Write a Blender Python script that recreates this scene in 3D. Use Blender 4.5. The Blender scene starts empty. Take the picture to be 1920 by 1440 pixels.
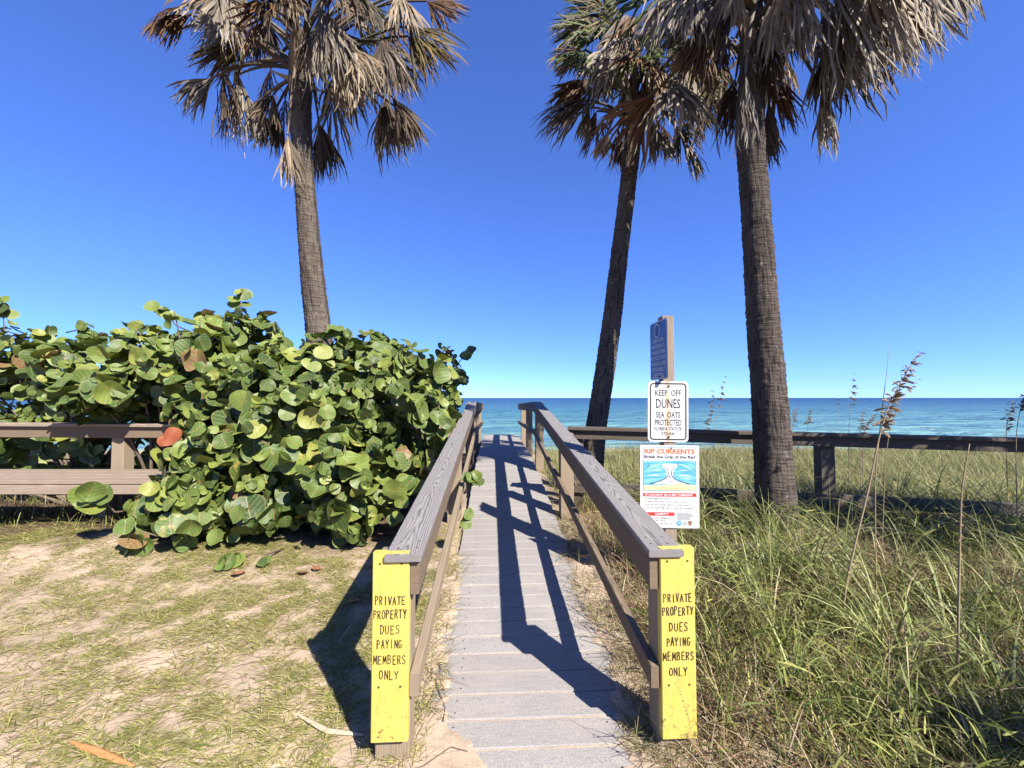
import bpy, math, random
import numpy as np
from mathutils import Vector, Matrix

random.seed(7)
RNG = np.random.default_rng(11)
scene = bpy.context.scene
COL = scene.collection

# ------------------------------------------------------------------ camera
FPX = 721.0                      # focal length in pixels of the 1920 wide photo
CAMZ = 1.55
PITCH = math.atan(26.0 / FPX)
cam = bpy.data.cameras.new('camera')
cam.sensor_width = 36.0
cam.lens = FPX / 1920.0 * 36.0
cam.clip_start = 0.05
cam.clip_end = 60000.0
camo = bpy.data.objects.new('camera', cam)
COL.objects.link(camo)
camo.location = (0, 0, CAMZ)
camo.rotation_euler = (math.pi / 2 + PITCH, 0, 0)
scene.camera = camo

# ------------------------------------------------------------------ sky, sun, exposure
SUNV = Vector((0.80, -0.89, 1.0)).normalized()       # towards the sun
SUN_EL = math.asin(SUNV.z)
SUN_AZ = math.atan2(SUNV.x, SUNV.y)                  # clockwise from +Y
world = bpy.data.worlds.new('World')
scene.world = world
world.use_nodes = True
wn = world.node_tree
wn.nodes.clear()
sky = wn.nodes.new('ShaderNodeTexSky')
sky.sky_type = 'NISHITA'
sky.sun_disc = False
sky.sun_elevation = SUN_EL
sky.sun_rotation = SUN_AZ
sky.altitude = 2000
sky.air_density = 0.8
sky.dust_density = 0.0
sky.ozone_density = 6.0
gm = wn.nodes.new('ShaderNodeGamma')
gm.inputs['Gamma'].default_value = 0.78
gr = wn.nodes.new('ShaderNodeMix')
gr.data_type = 'RGBA'; gr.blend_type = 'MULTIPLY'
gr.inputs[0].default_value = 1.0
gr.inputs[7].default_value = (0.84, 1.17, 2.1, 1)        # the camera's blue rendering of a clear sky
bg = wn.nodes.new('ShaderNodeBackground')
bg.inputs['Strength'].default_value = 0.071
wo = wn.nodes.new('ShaderNodeOutputWorld')
wn.links.new(sky.outputs[0], gm.inputs['Color'])
wn.links.new(gm.outputs[0], gr.inputs[6])
wn.links.new(gr.outputs[2], bg.inputs[0])
wn.links.new(bg.outputs[0], wo.inputs[0])
sl = bpy.data.lights.new('sun', 'SUN')
sl.energy = 5.0
sl.angle = math.radians(0.5)
sl.color = (1.0, 0.945, 0.87)
so = bpy.data.objects.new('sun', sl)
COL.objects.link(so)
so.rotation_euler = SUNV.to_track_quat('Z', 'Y').to_euler()
so.location = SUNV * 50
scene.view_settings.view_transform = 'Standard'
scene.view_settings.look = 'None'
scene.view_settings.exposure = 1.5
scene.view_settings.gamma = 1.0
scene.view_settings.use_curve_mapping = False

# ------------------------------------------------------------------ helpers
CT, ST = math.cos(PITCH), math.sin(PITCH)


def P(px, py, y):
    """real place at depth y (metres in front of the camera) that the photo shows at a pixel"""
    u = (px - 960.0) / FPX
    v = (720.0 - py) / FPX
    t = y / (CT - v * ST)
    return Vector((u * t, y, CAMZ + t * (ST + v * CT)))


_T = RNG.random((256, 256))


def vnoise(x, y, off=0):
    x = np.asarray(x, float) + off * 17.3
    y = np.asarray(y, float) + off * 9.1
    ix = np.floor(x).astype(int); iy = np.floor(y).astype(int)
    fx = x - ix; fy = y - iy
    fx = fx * fx * (3 - 2 * fx); fy = fy * fy * (3 - 2 * fy)
    a = _T[ix % 256, iy % 256]; b = _T[(ix + 1) % 256, iy % 256]
    c = _T[ix % 256, (iy + 1) % 256]; d = _T[(ix + 1) % 256, (iy + 1) % 256]
    return (a * (1 - fx) + b * fx) * (1 - fy) + (c * (1 - fx) + d * fx) * fy


def fbm(x, y, off=0, o=4):
    s = 0; a = .5; f = 1.0
    for k in range(o):
        s = s + a * vnoise(np.asarray(x) * f, np.asarray(y) * f, off + k); a *= .5; f *= 2.03
    return s


def sstep(a, b, x):
    t = np.clip((x - a) / (b - a), 0, 1)
    return t * t * (3 - 2 * t)


def tag(o, label=None, cat=None, group=None, kind=None):
    if label: o['label'] = label
    if cat: o['category'] = cat
    if group: o['group'] = group
    if kind: o['kind'] = kind
    return o


def empty(name, loc, label=None, cat=None, group=None, kind=None):
    o = bpy.data.objects.new(name, None)
    o.empty_display_size = 0.1
    COL.objects.link(o)
    o.location = loc
    return tag(o, label, cat, group, kind)


def origin_of(par):
    v = Vector((0, 0, 0))
    while par is not None:
        v += par.location
        par = par.parent
    return v


def link(name, me, mat, parent=None):
    o = bpy.data.objects.new(name, me)
    COL.objects.link(o)
    if mat is not None and len(me.materials) == 0:
        me.materials.append(mat)
    if parent is not None:
        o.parent = parent
    return o


class MB:
    """collects polygons in world coordinates, with uv"""

    def __init__(s):
        s.v = []; s.f = []; s.uv = []; s.c = []

    def face(s, pts, uv=None, col=None):
        b = len(s.v)
        s.v += [tuple(p) for p in pts]
        s.f.append(tuple(range(b, b + len(pts))))
        s.uv.append(uv if uv else [(0, 0)] * len(pts))

    def box(s, F, a0, a1, b0, b1, c0, c1, jit=0.0):
        """box in a frame F(a,b,c)->world ; b is the long axis; bevelled a little"""
        def g(a, b, c): return F(a, b, c)
        La, Lb, Lc = a1 - a0, b1 - b0, c1 - c0
        o = random.random() * 50
        e = min(.004, La * .2, Lc * .2)
        # octagonal section swept along b, with end caps
        sec = [(a0 + e, c0), (a1 - e, c0), (a1, c0 + e), (a1, c1 - e), (a1 - e, c1), (a0 + e, c1), (a0, c1 - e), (a0, c0 + e)]
        per = [0]
        for i in range(8):
            p, q = sec[i], sec[(i + 1) % 8]
            per.append(per[-1] + math.hypot(q[0] - p[0], q[1] - p[1]))
        nb = max(1, int(Lb / .6))
        for i in range(8):
            p, q = sec[i], sec[(i + 1) % 8]
            for k in range(nb):
                t0 = b0 + Lb * k / nb; t1 = b0 + Lb * (k + 1) / nb
                # v centred for the wide faces
                if i in (0, 4):
                    m = (a0 + a1) / 2; v0, v1 = p[0] - m, q[0] - m
                elif i in (2, 6):
                    m = (c0 + c1) / 2; v0, v1 = p[1] - m + .31, q[1] - m + .31
                else:
                    v0, v1 = .2, .204
                s.face([g(p[0], t0, p[1]), g(q[0], t0, q[1]), g(q[0], t1, q[1]), g(p[0], t1, p[1])],
                       [(o + t0, v0), (o + t0, v1), (o + t1, v1), (o + t1, v0)])
        s.face([g(p[0], b0, p[1]) for p in reversed(sec)], [(o + p[0] * 3, p[1] * 3 + .4) for p in reversed(sec)])
        s.face([g(p[0], b1, p[1]) for p in sec], [(o + p[0] * 3, p[1] * 3 + .4) for p in sec])

    def tube(s, pts, rad, n=6):
        pts = [Vector(p) for p in pts]
        rings = []
        for i, p in enumerate(pts):
            d = (pts[min(i + 1, len(pts) - 1)] - pts[max(i - 1, 0)]).normalized()
            a = d.orthogonal().normalized() if i == 0 else (rings[-1][1] - d * rings[-1][1].dot(d)).normalized()
            b = d.cross(a)
            r = rad[i] if isinstance(rad, (list, tuple)) else rad
            rings.append(([p + (a * math.cos(2 * math.pi * k / n) + b * math.sin(2 * math.pi * k / n)) * r for k in range(n)], a))
        base = len(s.v)
        for rg, _ in rings: s.v += [tuple(q) for q in rg]
        for i in range(len(pts) - 1):
            for k in range(n):
                k2 = (k + 1) % n
                s.f.append((base + i * n + k, base + i * n + k2, base + (i + 1) * n + k2, base + (i + 1) * n + k))
                s.uv.append([(i * .1, k / n), (i * .1, (k + 1) / n), (i * .1 + .1, (k + 1) / n), (i * .1 + .1, k / n)])
        s.f.append(tuple(base + k for k in reversed(range(n)))); s.uv.append([(0, 0)] * n)
        e = base + (len(pts) - 1) * n
        s.f.append(tuple(e + k for k in range(n))); s.uv.append([(0, 0)] * n)

    def build(s, name, mat, parent=None, smooth=False):
        off = origin_of(parent)
        me = bpy.data.meshes.new(name)
        me.from_pydata([(x - off.x, y - off.y, z - off.z) for x, y, z in s.v], [], s.f)
        uvl = me.uv_layers.new(name='UVMap')
        flat = [c for fu in s.uv for uv in fu for c in uv]
        uvl.data.foreach_set('uv', flat)
        if smooth:
            me.polygons.foreach_set('use_smooth', [True] * len(me.polygons))
        return link(name, me, mat, parent)


def np_mesh(name, V, Q, mat, parent=None, col=None, smooth=False, uv=None):
    """V (n,3), Q (m,4) quads or (m,3)"""
    off = origin_of(parent)
    V = np.asarray(V, np.float32) - np.array(off, np.float32)
    Q = np.asarray(Q, np.int32)
    k = Q.shape[1]
    me = bpy.data.meshes.new(name)
    me.vertices.add(len(V)); me.vertices.foreach_set('co', V.ravel())
    me.loops.add(Q.size); me.loops.foreach_set('vertex_index', Q.ravel())
    me.polygons.add(len(Q))
    me.polygons.foreach_set('loop_start', np.arange(0, Q.size, k, dtype=np.int32))
    if smooth: me.polygons.foreach_set('use_smooth', np.ones(len(Q), bool))
    me.update(calc_edges=True)
    if col is not None:
        c = np.ones((len(V), 4), np.float32); c[:, :3] = col
        at = me.attributes.new('col', 'FLOAT_COLOR', 'POINT')
        at.data.foreach_set('color', c.ravel())
    if uv is not None:
        ul = me.uv_layers.new(name='UVMap')
        ul.data.foreach_set('uv', np.asarray(uv, np.float32)[Q.ravel()].ravel())
    me.validate()
    return link(name, me, mat, parent)


# ------------------------------------------------------------------ node helpers
ALB = 0.65        # colours below are noted for a darker exposure; this brings them to real-world albedo


class NT:
    def __init__(s, name):
        s.m = bpy.data.materials.new(name); s.m.use_nodes = True
        s.t = s.m.node_tree; s.t.nodes.clear()
        s.out = s.t.nodes.new('ShaderNodeOutputMaterial')

    def n(s, ty, **kw):
        o = s.t.nodes.new(ty)
        for k, v in kw.items(): setattr(o, k, v)
        return o

    def set(s, sock, v):
        if isinstance(v, bpy.types.NodeSocket): s.t.links.new(v, sock)
        elif isinstance(v, (tuple, list)) and len(v) == 3 and sock.type == 'RGBA': sock.default_value = (*v, 1)
        else: sock.default_value = v

    def math(s, op, a, b=0.0, c=0.0, clamp=False):
        o = s.n('ShaderNodeMath', operation=op, use_clamp=clamp)
        s.set(o.inputs[0], a); s.set(o.inputs[1], b); s.set(o.inputs[2], c)
        return o.outputs[0]

    def mix(s, f, a, b, mode='MIX'):
        o = s.n('ShaderNodeMix', data_type='RGBA', blend_type=mode)
        s.set(o.inputs[0], f); s.set(o.inputs[6], a); s.set(o.inputs[7], b)
        return o.outputs[2]

    def noise(s, vec, scale, detail=4, rough=.55, dist=0.0):
        o = s.n('ShaderNodeTexNoise')
        if vec is not None: s.set(o.inputs['Vector'], vec)
        o.inputs['Scale'].default_value = scale; o.inputs['Detail'].default_value = detail
        o.inputs['Roughness'].default_value = rough; o.inputs['Distortion'].default_value = dist
        return o.outputs['Fac']

    def ramp(s, f, stops, interp='LINEAR'):
        o = s.n('ShaderNodeValToRGB'); o.color_ramp.interpolation = interp
        e = o.color_ramp.elements
        while len(e) < len(stops): e.new(.5)
        for i, (p, c) in enumerate(stops):
            e[i].position = p; e[i].color = (*c, 1) if len(c) == 3 else c
        s.set(o.inputs[0], f)
        return o.outputs[0]

    def rng(s, f, a, b, c=0.0, d=1.0):
        o = s.n('ShaderNodeMapRange'); s.set(o.inputs[0], f)
        for i, v in enumerate((a, b, c, d)): s.set(o.inputs[1 + i], v)
        return o.outputs[0]

    def coord(s, w='Object'):
        return s.n('ShaderNodeTexCoord').outputs[w]

    def mapv(s, v, scale=(1, 1, 1), loc=(0, 0, 0)):
        o = s.n('ShaderNodeMapping'); s.set(o.inputs[0], v)
        o.inputs['Scale'].default_value = scale; o.inputs['Location'].default_value = loc
        return o.outputs[0]

    def sep(s, v):
        o = s.n('ShaderNodeSeparateXYZ'); s.set(o.inputs[0], v); return o.outputs

    def comb(s, x=0.0, y=0.0, z=0.0):
        o = s.n('ShaderNodeCombineXYZ'); s.set(o.inputs[0], x); s.set(o.inputs[1], y); s.set(o.inputs[2], z); return o.outputs[0]

    def bump(s, h, strength=.3, dist=.01, normal=None):
        o = s.n('ShaderNodeBump'); s.set(o.inputs['Height'], h)
        o.inputs['Strength'].default_value = strength; o.inputs['Distance'].default_value = dist
        if normal is not None: s.set(o.inputs['Normal'], normal)
        return o.outputs[0]

    def attr(s, name):
        return s.n('ShaderNodeAttribute', attribute_name=name).outputs

    def bsdf(s, col, rough=.6, normal=None, spec=.4, trans=0.0, trans_col=None):
        if isinstance(col, tuple): col = tuple(c * ALB for c in col)
        else: col = s.mix(1.0, col, (ALB, ALB, ALB), 'MULTIPLY')
        if trans_col is not None: trans_col = s.mix(1.0, trans_col, (ALB, ALB, ALB), 'MULTIPLY')
        o = s.n('ShaderNodeBsdfPrincipled')
        s.set(o.inputs['Base Color'], col); s.set(o.inputs['Roughness'], rough)
        o.inputs['Specular IOR Level'].default_value = spec
        if normal is not None: s.set(o.inputs['Normal'], normal)
        res = o.outputs[0]
        if trans:
            t = s.n('ShaderNodeBsdfTranslucent'); s.set(t.inputs[0], trans_col if trans_col is not None else col)
            mx = s.n('ShaderNodeMixShader'); s.set(mx.inputs[0], trans)
            s.t.links.new(res, mx.inputs[1]); s.t.links.new(t.outputs[0], mx.inputs[2]); res = mx.outputs[0]
        s.t.links.new(res, s.out.inputs['Surface'])
        return s.m


def wood(name, light, dark, line=(.08, .06, .05), contrast=.5, cath=True, stain=.4, rough=.8):
    N = NT(name)
    uv = N.coord('UV')
    x, y, _ = N.sep(uv)
    rnd = N.n('ShaderNodeObjectInfo').outputs['Random']
    uo = N.math('ADD', x, N.math('MULTIPLY', rnd, 37.0))
    nz = N.noise(N.comb(N.math('MULTIPLY', uo, 1.6), N.math('MULTIPLY', y, 9.0), rnd), 1.0, 3)
    if cath:
        ay = N.math('ABSOLUTE', N.math('ADD', y, N.math('MULTIPLY', N.math('SUBTRACT', nz, .5), .03)))
        par = N.math('MULTIPLY', N.math('POWER', N.math('MULTIPLY', ay, 14.0), 1.5), 6.0)
        f = N.math('ADD', N.math('ADD', par, N.math('MULTIPLY', uo, 4.0)), N.math('MULTIPLY', nz, 9.0))
    else:
        f = N.math('ADD', N.math('MULTIPLY', y, 130.0), N.math('MULTIPLY', nz, 9.0))
    si = N.math('SINE', N.math('MULTIPLY', f, 6.283))
    ln = N.rng(si, .1, .95, 0, 1)
    fine = N.noise(N.comb(N.math('MULTIPLY', uo, 6.0), N.math('MULTIPLY', y, 260.0), 0.0), 1.0, 4, .65)
    blot = N.noise(N.comb(N.math('MULTIPLY', uo, 3.0), N.math('MULTIPLY', y, 12.0), rnd), 1.0, 4)
    c = N.mix(N.rng(fine, .3, .7), light, dark)
    c = N.mix(N.math('MULTIPLY', ln, contrast), c, line)
    c = N.mix(N.math('MULTIPLY', N.rng(blot, .5, .78), stain), c, dark)
    c = N.mix(N.rng(rnd, 0, 1, 0, .25), c, dark)
    h = N.math('SUBTRACT', N.math('MULTIPLY', fine, .5), N.math('MULTIPLY', ln, .8))
    return N.bsdf(c, rough, N.bump(h, .45, .002), spec=.25)


def plain(name, col, rough=.5, var=.15, spec=.4, scale=30, dark=None):
    N = NT(name)
    n = N.noise(N.coord('Object'), scale, 5)
    d = dark or tuple(c * .55 for c in col)
    return N.bsdf(N.mix(N.math('MULTIPLY', N.rng(n, .35, .75), var * 2), col, d), rough, N.bump(n, .1, .002), spec)


# ------------------------------------------------------------------ materials
M = {}
M['cap'] = wood('grey_cap_wood', (.37, .345, .325), (.245, .225, .21), (.06, .052, .05), .68, True, .5)
M['rail'] = wood('brown_weathered_wood', (.31, .235, .155), (.185, .13, .082), (.06, .04, .025), .55, True, .5)
M['post'] = wood('tan_treated_wood', (.44, .36, .25), (.27, .20, .13), (.16, .10, .06), .45, False, .5)
M['greywood'] = wood('silver_weathered_wood', (.50, .405, .30), (.27, .20, .145), (.09, .06, .045), .5, False, .55)
M['fence'] = wood('shade_toned_weathered_wood', (.19, .155, .118), (.095, .074, .055), (.045, .033, .025), .5, False, .6)  # weathered wood, its colour darkened to stand in for shade on the fence


def deck_mat():
    N = NT('sandy_grey_deck_board')
    o = N.coord('Object')
    rnd = N.n('ShaderNodeObjectInfo').outputs['Random']
    uv = N.coord('UV')
    x, y, _ = N.sep(uv)
    fine = N.noise(N.comb(N.math('MULTIPLY', x, 8.0), N.math('MULTIPLY', y, 160.0), rnd), 1.0, 4, .6)
    grit = N.noise(o, 170, 4, .75)
    patch = N.noise(N.comb(N.math('MULTIPLY', x, 2.2), N.math('MULTIPLY', y, 6.0), N.math('MULTIPLY', rnd, 9.0)), 1.5, 5, .6)
    c = N.mix(N.rng(fine, .3, .7), (.375, .355, .335), (.26, .248, .24))
    c = N.mix(N.math('MULTIPLY', N.rng(patch, .4, .75), .55), c, (.46, .415, .36))
    c = N.mix(N.math('MULTIPLY', N.rng(grit, .50, .66), .75), c, (.56, .48, .39))
    c = N.mix(N.math('MULTIPLY', N.rng(grit, .47, .34), .6), c, (.13, .12, .12))
    c = N.mix(N.math('MULTIPLY', rnd, .6), c, (.30, .27, .24))
    h = N.math('ADD', fine, N.math('MULTIPLY', grit, .6))
    return N.bsdf(c, .85, N.bump(h, .35, .002), spec=.2)


M['deck'] = deck_mat()


def sand_mat():
    N = NT('pink_beige_sand')
    o = N.coord('Object')
    big = N.noise(o, .9, 5, .55)
    mid = N.noise(N.mapv(o, (3.0, 7.0, 5.0)), 1.6, 5, .6, .6)
    grit = N.noise(o, 260, 3, .75)
    med = N.noise(o, 38, 5, .65)
    c = N.mix(N.rng(big, .35, .7), (.60, .465, .335), (.49, .375, .265))
    c = N.mix(N.math('MULTIPLY', N.rng(mid, .5, .72), .55), c, (.33, .23, .155))
    c = N.mix(N.math('MULTIPLY', N.rng(med, .55, .75), .5), c, (.30, .20, .13))
    c = N.mix(N.math('MULTIPLY', N.rng(grit, .5, .75), .45), c, (.28, .19, .13))
    c = N.mix(N.math('MULTIPLY', N.rng(grit, .45, .25), .4), c, (.78, .64, .50))
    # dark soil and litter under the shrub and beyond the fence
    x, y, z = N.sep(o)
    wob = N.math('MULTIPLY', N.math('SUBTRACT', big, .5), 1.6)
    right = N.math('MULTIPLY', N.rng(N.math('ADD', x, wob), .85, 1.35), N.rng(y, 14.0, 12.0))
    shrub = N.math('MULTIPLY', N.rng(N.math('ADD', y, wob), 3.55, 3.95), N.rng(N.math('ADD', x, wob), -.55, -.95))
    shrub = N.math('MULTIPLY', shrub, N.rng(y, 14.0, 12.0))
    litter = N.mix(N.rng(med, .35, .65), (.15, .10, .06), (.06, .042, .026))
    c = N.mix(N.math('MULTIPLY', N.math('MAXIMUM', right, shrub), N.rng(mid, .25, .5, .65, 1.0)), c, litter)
    h = N.math('ADD', N.math('MULTIPLY', med, 1.0), N.math('MULTIPLY', grit, .35))
    return N.bsdf(c, .95, N.bump(h, .6, .012), spec=.1)


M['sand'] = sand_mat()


def sea_mat():
    N = NT('clear_blue_sea_water')
    o = N.coord('Object')
    x, y, z = N.sep(o)
    streak = N.noise(N.comb(N.math('MULTIPLY', x, .012), N.math('MULTIPLY', y, .07), 0.0), 1.0, 4, .6)
    ly = N.math('ADD', N.math('LOGARITHM', N.math('MAXIMUM', y, 10.0), 10.0), N.math('MULTIPLY', N.math('SUBTRACT', streak, .5), .35))
    # water over pale sand shows turquoise, deep water blue
    col = N.ramp(N.rng(ly, 1.5, 3.6), [(0.0, (.25, .44, .36)), (.12, (.17, .38, .335)), (.3, (.085, .245, .265)), (.52, (.035, .12, .19)), (.8, (.02, .06, .125)), (1.0, (.018, .042, .095))])
    w1 = N.noise(N.comb(N.math('MULTIPLY', x, .16), N.math('MULTIPLY', y, .55), 0.0), 1.0, 5, .6, .3)
    w2 = N.noise(N.comb(N.math('MULTIPLY', x, .03), N.math('MULTIPLY', y, .12), 4.0), 1.0, 5, .62, .3)
    h = N.math('ADD', N.math('MULTIPLY', w1, .9), N.math('MULTIPLY', w2, 3.0))
    c = N.mix(N.math('MULTIPLY', N.rng(N.math('ADD', w1, N.math('MULTIPLY', w2, .6)), .72, .95), .6), col, (.015, .07, .11))
    return N.bsdf(c, .3, N.bump(h, 1.0, 2.2), spec=.17)


M['sea'] = sea_mat()


def attr_mat(name, rough=.7, trans=.25, nscale=25, spec=.25, amt=.5):
    N = NT(name)
    a = N.attr('col')['Color']
    n = N.noise(N.coord('Object'), nscale, 3)
    c = N.mix(N.math('MULTIPLY', N.rng(n, .4, .75), amt), a, N.mix(1.0, a, (.5, .45, .4), 'MULTIPLY'))
    return N.bsdf(c, rough, None, spec, trans)


M['frond'] = attr_mat('palm_frond', .65, .22)
M['grass'] = attr_mat('grass_blade', .55, .3, 12, .3, .3)
M['straw'] = attr_mat('dry_stalk', .8, .15)


def leaf_mat():
    N = NT('sea_grape_leaf')
    uv = N.coord('UV')
    u, v, _ = N.sep(uv)                       # leaf plane, -1..1, base of the leaf at v = -1
    oi = N.n('ShaderNodeObjectInfo').outputs['Random']
    at = N.attr('rnd')['Fac']
    r = N.math('FRACT', N.math('ADD', N.math('MULTIPLY', oi, 7.31), at))
    r2 = N.math('FRACT', N.math('MULTIPLY', r, 13.7))
    au = N.math('ABSOLUTE', u)
    mid = N.rng(au, .015, .045, 1, 0)
    vv = N.math('ADD', v, 1.0)
    lat = N.math('SUBTRACT', vv, N.math('MULTIPLY', au, .75))
    fr = N.math('ABSOLUTE', N.math('SUBTRACT', N.math('FRACT', N.math('MULTIPLY', lat, 2.6)), .5))
    side = N.math('MULTIPLY', N.rng(fr, .03, .085, 1, 0), N.rng(au, .75, .95, 1, .15))
    vein = N.math('MAXIMUM', mid, N.math('MULTIPLY', side, .8))
    n = N.noise(N.comb(u, v, N.math('MULTIPLY', r, 40.0)), 2.2, 4, .6)
    base = N.ramp(r, [(0, (.045, .085, .018)), (.3, (.085, .145, .028)), (.6, (.14, .205, .04)), (.85, (.21, .275, .05)), (1, (.32, .34, .07))])
    c = N.mix(N.math('MULTIPLY', N.rng(n, .4, .75), .5), base, N.mix(1.0, base, (.55, .62, .5), 'MULTIPLY'))
    c = N.mix(N.math('MULTIPLY', N.rng(n, .62, .7), N.rng(r2, .8, 1.0, 0, .8)), c, (.45, .20, .08))
    c = N.mix(N.math('MULTIPLY', N.rng(n, .55, .68), N.rng(r2, .9, .94, 0, 1)), c, (.55, .42, .10))
    c = N.mix(N.math('MULTIPLY', N.math('GREATER_THAN', r2, .985), N.rng(n, .3, .55, .4, 1)), c, (.24, .13, .06))
    rad = N.math('SQRT', N.math('ADD', N.math('MULTIPLY', u, u), N.math('MULTIPLY', v, v)))
    c = N.mix(N.math('MULTIPLY', N.rng(rad, .93, .99), .35), c, (.33, .24, .09))
    vc = N.mix(N.rng(rad, .1, .8), (.42, .20, .12), (.36, .40, .16))
    c = N.mix(N.math('MULTIPLY', vein, .7), c, vc)
    h = N.math('ADD', N.math('MULTIPLY', vein, -.6), n)
    nm = N.bump(h, .35, .006)
    tc = N.mix(1.0, c, (1.3, 1.35, .5), 'MULTIPLY')
    return N.bsdf(c, .48, nm, .32, .15, tc)


M['leaf'] = leaf_mat()
M['branch'] = plain('grey_brown_branch', (.20, .15, .11), .85, .3)


def bark_mat(name, a, b):
    N = NT(name)
    uv = N.coord('UV')
    u, v, _ = N.sep(uv)
    ca = N.math('MULTIPLY', N.math('COSINE', N.math('MULTIPLY', u, 6.2832)), .16)
    sa = N.math('MULTIPLY', N.math('SINE', N.math('MULTIPLY', u, 6.2832)), .16)
    pos = N.comb(ca, sa, v)
    ring = N.noise(N.mapv(pos, (6, 6, 38)), 1.0, 4, .6)
    crack = N.noise(N.mapv(pos, (34, 34, 5)), 1.0, 4, .6)
    blot = N.noise(N.mapv(pos, (4, 4, 1.6)), 1.0, 5, .6)
    spot = N.noise(N.mapv(pos, (22, 22, 14)), 1.0, 3, .5)
    c = N.mix(N.rng(blot, .35, .65), a, b)
    c = N.mix(N.math('MULTIPLY', N.rng(ring, .5, .7), .7), c, (.05, .04, .032))
    c = N.mix(N.math('MULTIPLY', N.rng(crack, .53, .63), .85), c, (.04, .03, .024))
    c = N.mix(N.math('MULTIPLY', N.rng(spot, .66, .72), .6), c, (.30, .285, .26))
    h = N.math('SUBTRACT', N.math('MULTIPLY', N.math('ADD', ring, crack), -1.0), 0.0)
    return N.bsdf(c, .9, N.bump(h, 1.0, .035), spec=.12)


M['bark'] = bark_mat('palm_bark', (.20, .165, .13), (.115, .09, .07))
M['bark_dark'] = bark_mat('palm_bark_dark', (.15, .122, .098), (.085, .068, .055))


def yellow_mat():
    N = NT('yellow_painted_board')
    uv = N.coord('UV'); o = N.coord('Object')
    x, y, z = N.sep(o)
    n = N.noise(N.mapv(o, (60, 60, 8)), 1.0, 4, .6)
    n2 = N.noise(o, 26, 5, .7)
    n3 = N.noise(o, 130, 3, .7)
    c = N.mix(N.rng(n, .35, .7), (.70, .57, .13), (.58, .455, .085))
    c = N.mix(N.math('MULTIPLY', N.rng(n2, .52, .7), .5), c, (.47, .38, .15))
    low = N.rng(z, .30, .12)
    chip = N.math('MULTIPLY', N.math('MULTIPLY', N.rng(n2, .56, .60), N.rng(n3, .42, .52)), low)
    c = N.mix(chip, c, (.13, .09, .05))
    c = N.mix(N.math('MULTIPLY', N.rng(n3, .70, .76), .5), c, (.35, .26, .08))
    return N.bsdf(c, .55, N.bump(N.math('ADD', n, N.math('MULTIPLY', chip, -2.0)), .2, .002), .35)


M['yellow'] = yellow_mat()
M['paint_brown'] = plain('dark_brown_brush_paint', (.05, .028, .015), .6, .3, scale=90)
M['screw'] = plain('rusty_screw', (.10, .055, .03), .6, .4)


def sign_white_mat(streak=True):
    N = NT('white_sign_sheet')
    o = N.coord('Object')
    x, y, z = N.sep(o)
    n = N.noise(N.mapv(o, (9, 9, 3)), 3.0, 4, .6)
    g = N.noise(o, 14, 5, .6)
    c = N.mix(N.math('MULTIPLY', N.rng(g, .5, .8), .3), (.70, .70, .68), (.54, .53, .49))
    if streak:
        wob = N.math('MULTIPLY', N.math('SUBTRACT', n, .5), .05)
        d = N.math('ABSOLUTE', N.math('ADD', x, wob))
        st = N.math('MULTIPLY', N.rng(d, .006, .028, 1, 0), N.rng(n, .32, .55))
        c = N.mix(N.math('MULTIPLY', st, .75), c, (.62, .36, .07))
    return N.bsdf(c, .38, None, .4)


M['sign_white'] = sign_white_mat(True)
M['sign_plain'] = sign_white_mat(False)


def sign_blue_mat():
    N = NT('blue_sign_sheet')
    o = N.coord('Object')
    x, y, z = N.sep(o)
    n = N.noise(N.mapv(o, (8, 8, 5)), 4.0, 4, .6)
    wob = N.math('MULTIPLY', N.math('SUBTRACT', n, .5), .05)
    d = N.math('ABSOLUTE', N.math('ADD', y, wob))
    st = N.math('MULTIPLY', N.rng(d, .004, .02, 1, 0), N.rng(n, .36, .6))
    c = N.mix(N.math('MULTIPLY', st, .8), (.014, .055, .23), (.012, .014, .02))
    return N.bsdf(c, .35, None, .45)


M['sign_blue'] = sign_blue_mat()
M['ink_dark'] = plain('dark_brown_sign_ink', (.045, .032, .03), .5, .2)
M['ink_black'] = plain('black_sign_ink', (.03, .03, .035), .5, .1)
M['ink_pale'] = plain('pale_sign_ink', (.80, .82, .84), .5, .2)
M['ink_orange'] = plain('orange_sign_ink', (.80, .17, .025), .5, .1)
M['ink_red'] = plain('red_sign_ink', (.70, .05, .04), .5, .1)
M['ink_white'] = plain('white_sign_ink', (.8, .8, .8), .5, .05)
M['ink_green'] = plain('green_sign_ink', (.38, .68, .45), .5, .1)
M['ink_sand'] = plain('sand_sign_ink', (.80, .66, .36), .5, .1)
M['ink_blue'] = plain('blue_sign_ink', (.10, .35, .62), .5, .1)
M['ink_brown'] = plain('brown_sign_ink', (.33, .15, .07), .5, .1)


def rip_water_mat():
    N = NT('printed_sea_picture')
    o = N.coord('Object')
    n = N.noise(N.mapv(o, (5, 1, 40)), 1.0, 4, .6)
    c = N.ramp(n, [(.3, (.05, .30, .55)), (.5, (.14, .45, .62)), (.62, (.30, .60, .68)), (.75, (.55, .70, .72))])
    return N.bsdf(c, .4, None, .4)


M['rip_water'] = rip_water_mat()
M['dry_leaf'] = plain('dry_fallen_leaf', (.34, .14, .06), .7, .4, scale=18)
M['orange_leaf'] = plain('orange_fallen_strip', (.62, .27, .09), .7, .25, scale=18)
M['pale_strip'] = plain('bleached_palm_strip', (.55, .45, .30), .7, .3, scale=18)
M['red_leaf'] = plain('dead_red_brown_leaf', (.30, .075, .02), .6, .4, scale=14)

# ------------------------------------------------------------------ boardwalk frame
AX = math.radians(2.536)
CA, SA = math.cos(AX), math.sin(AX)
OX, OY = 0.105, 1.68
T_PEAK, T_END = 5.42, 9.95


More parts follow.
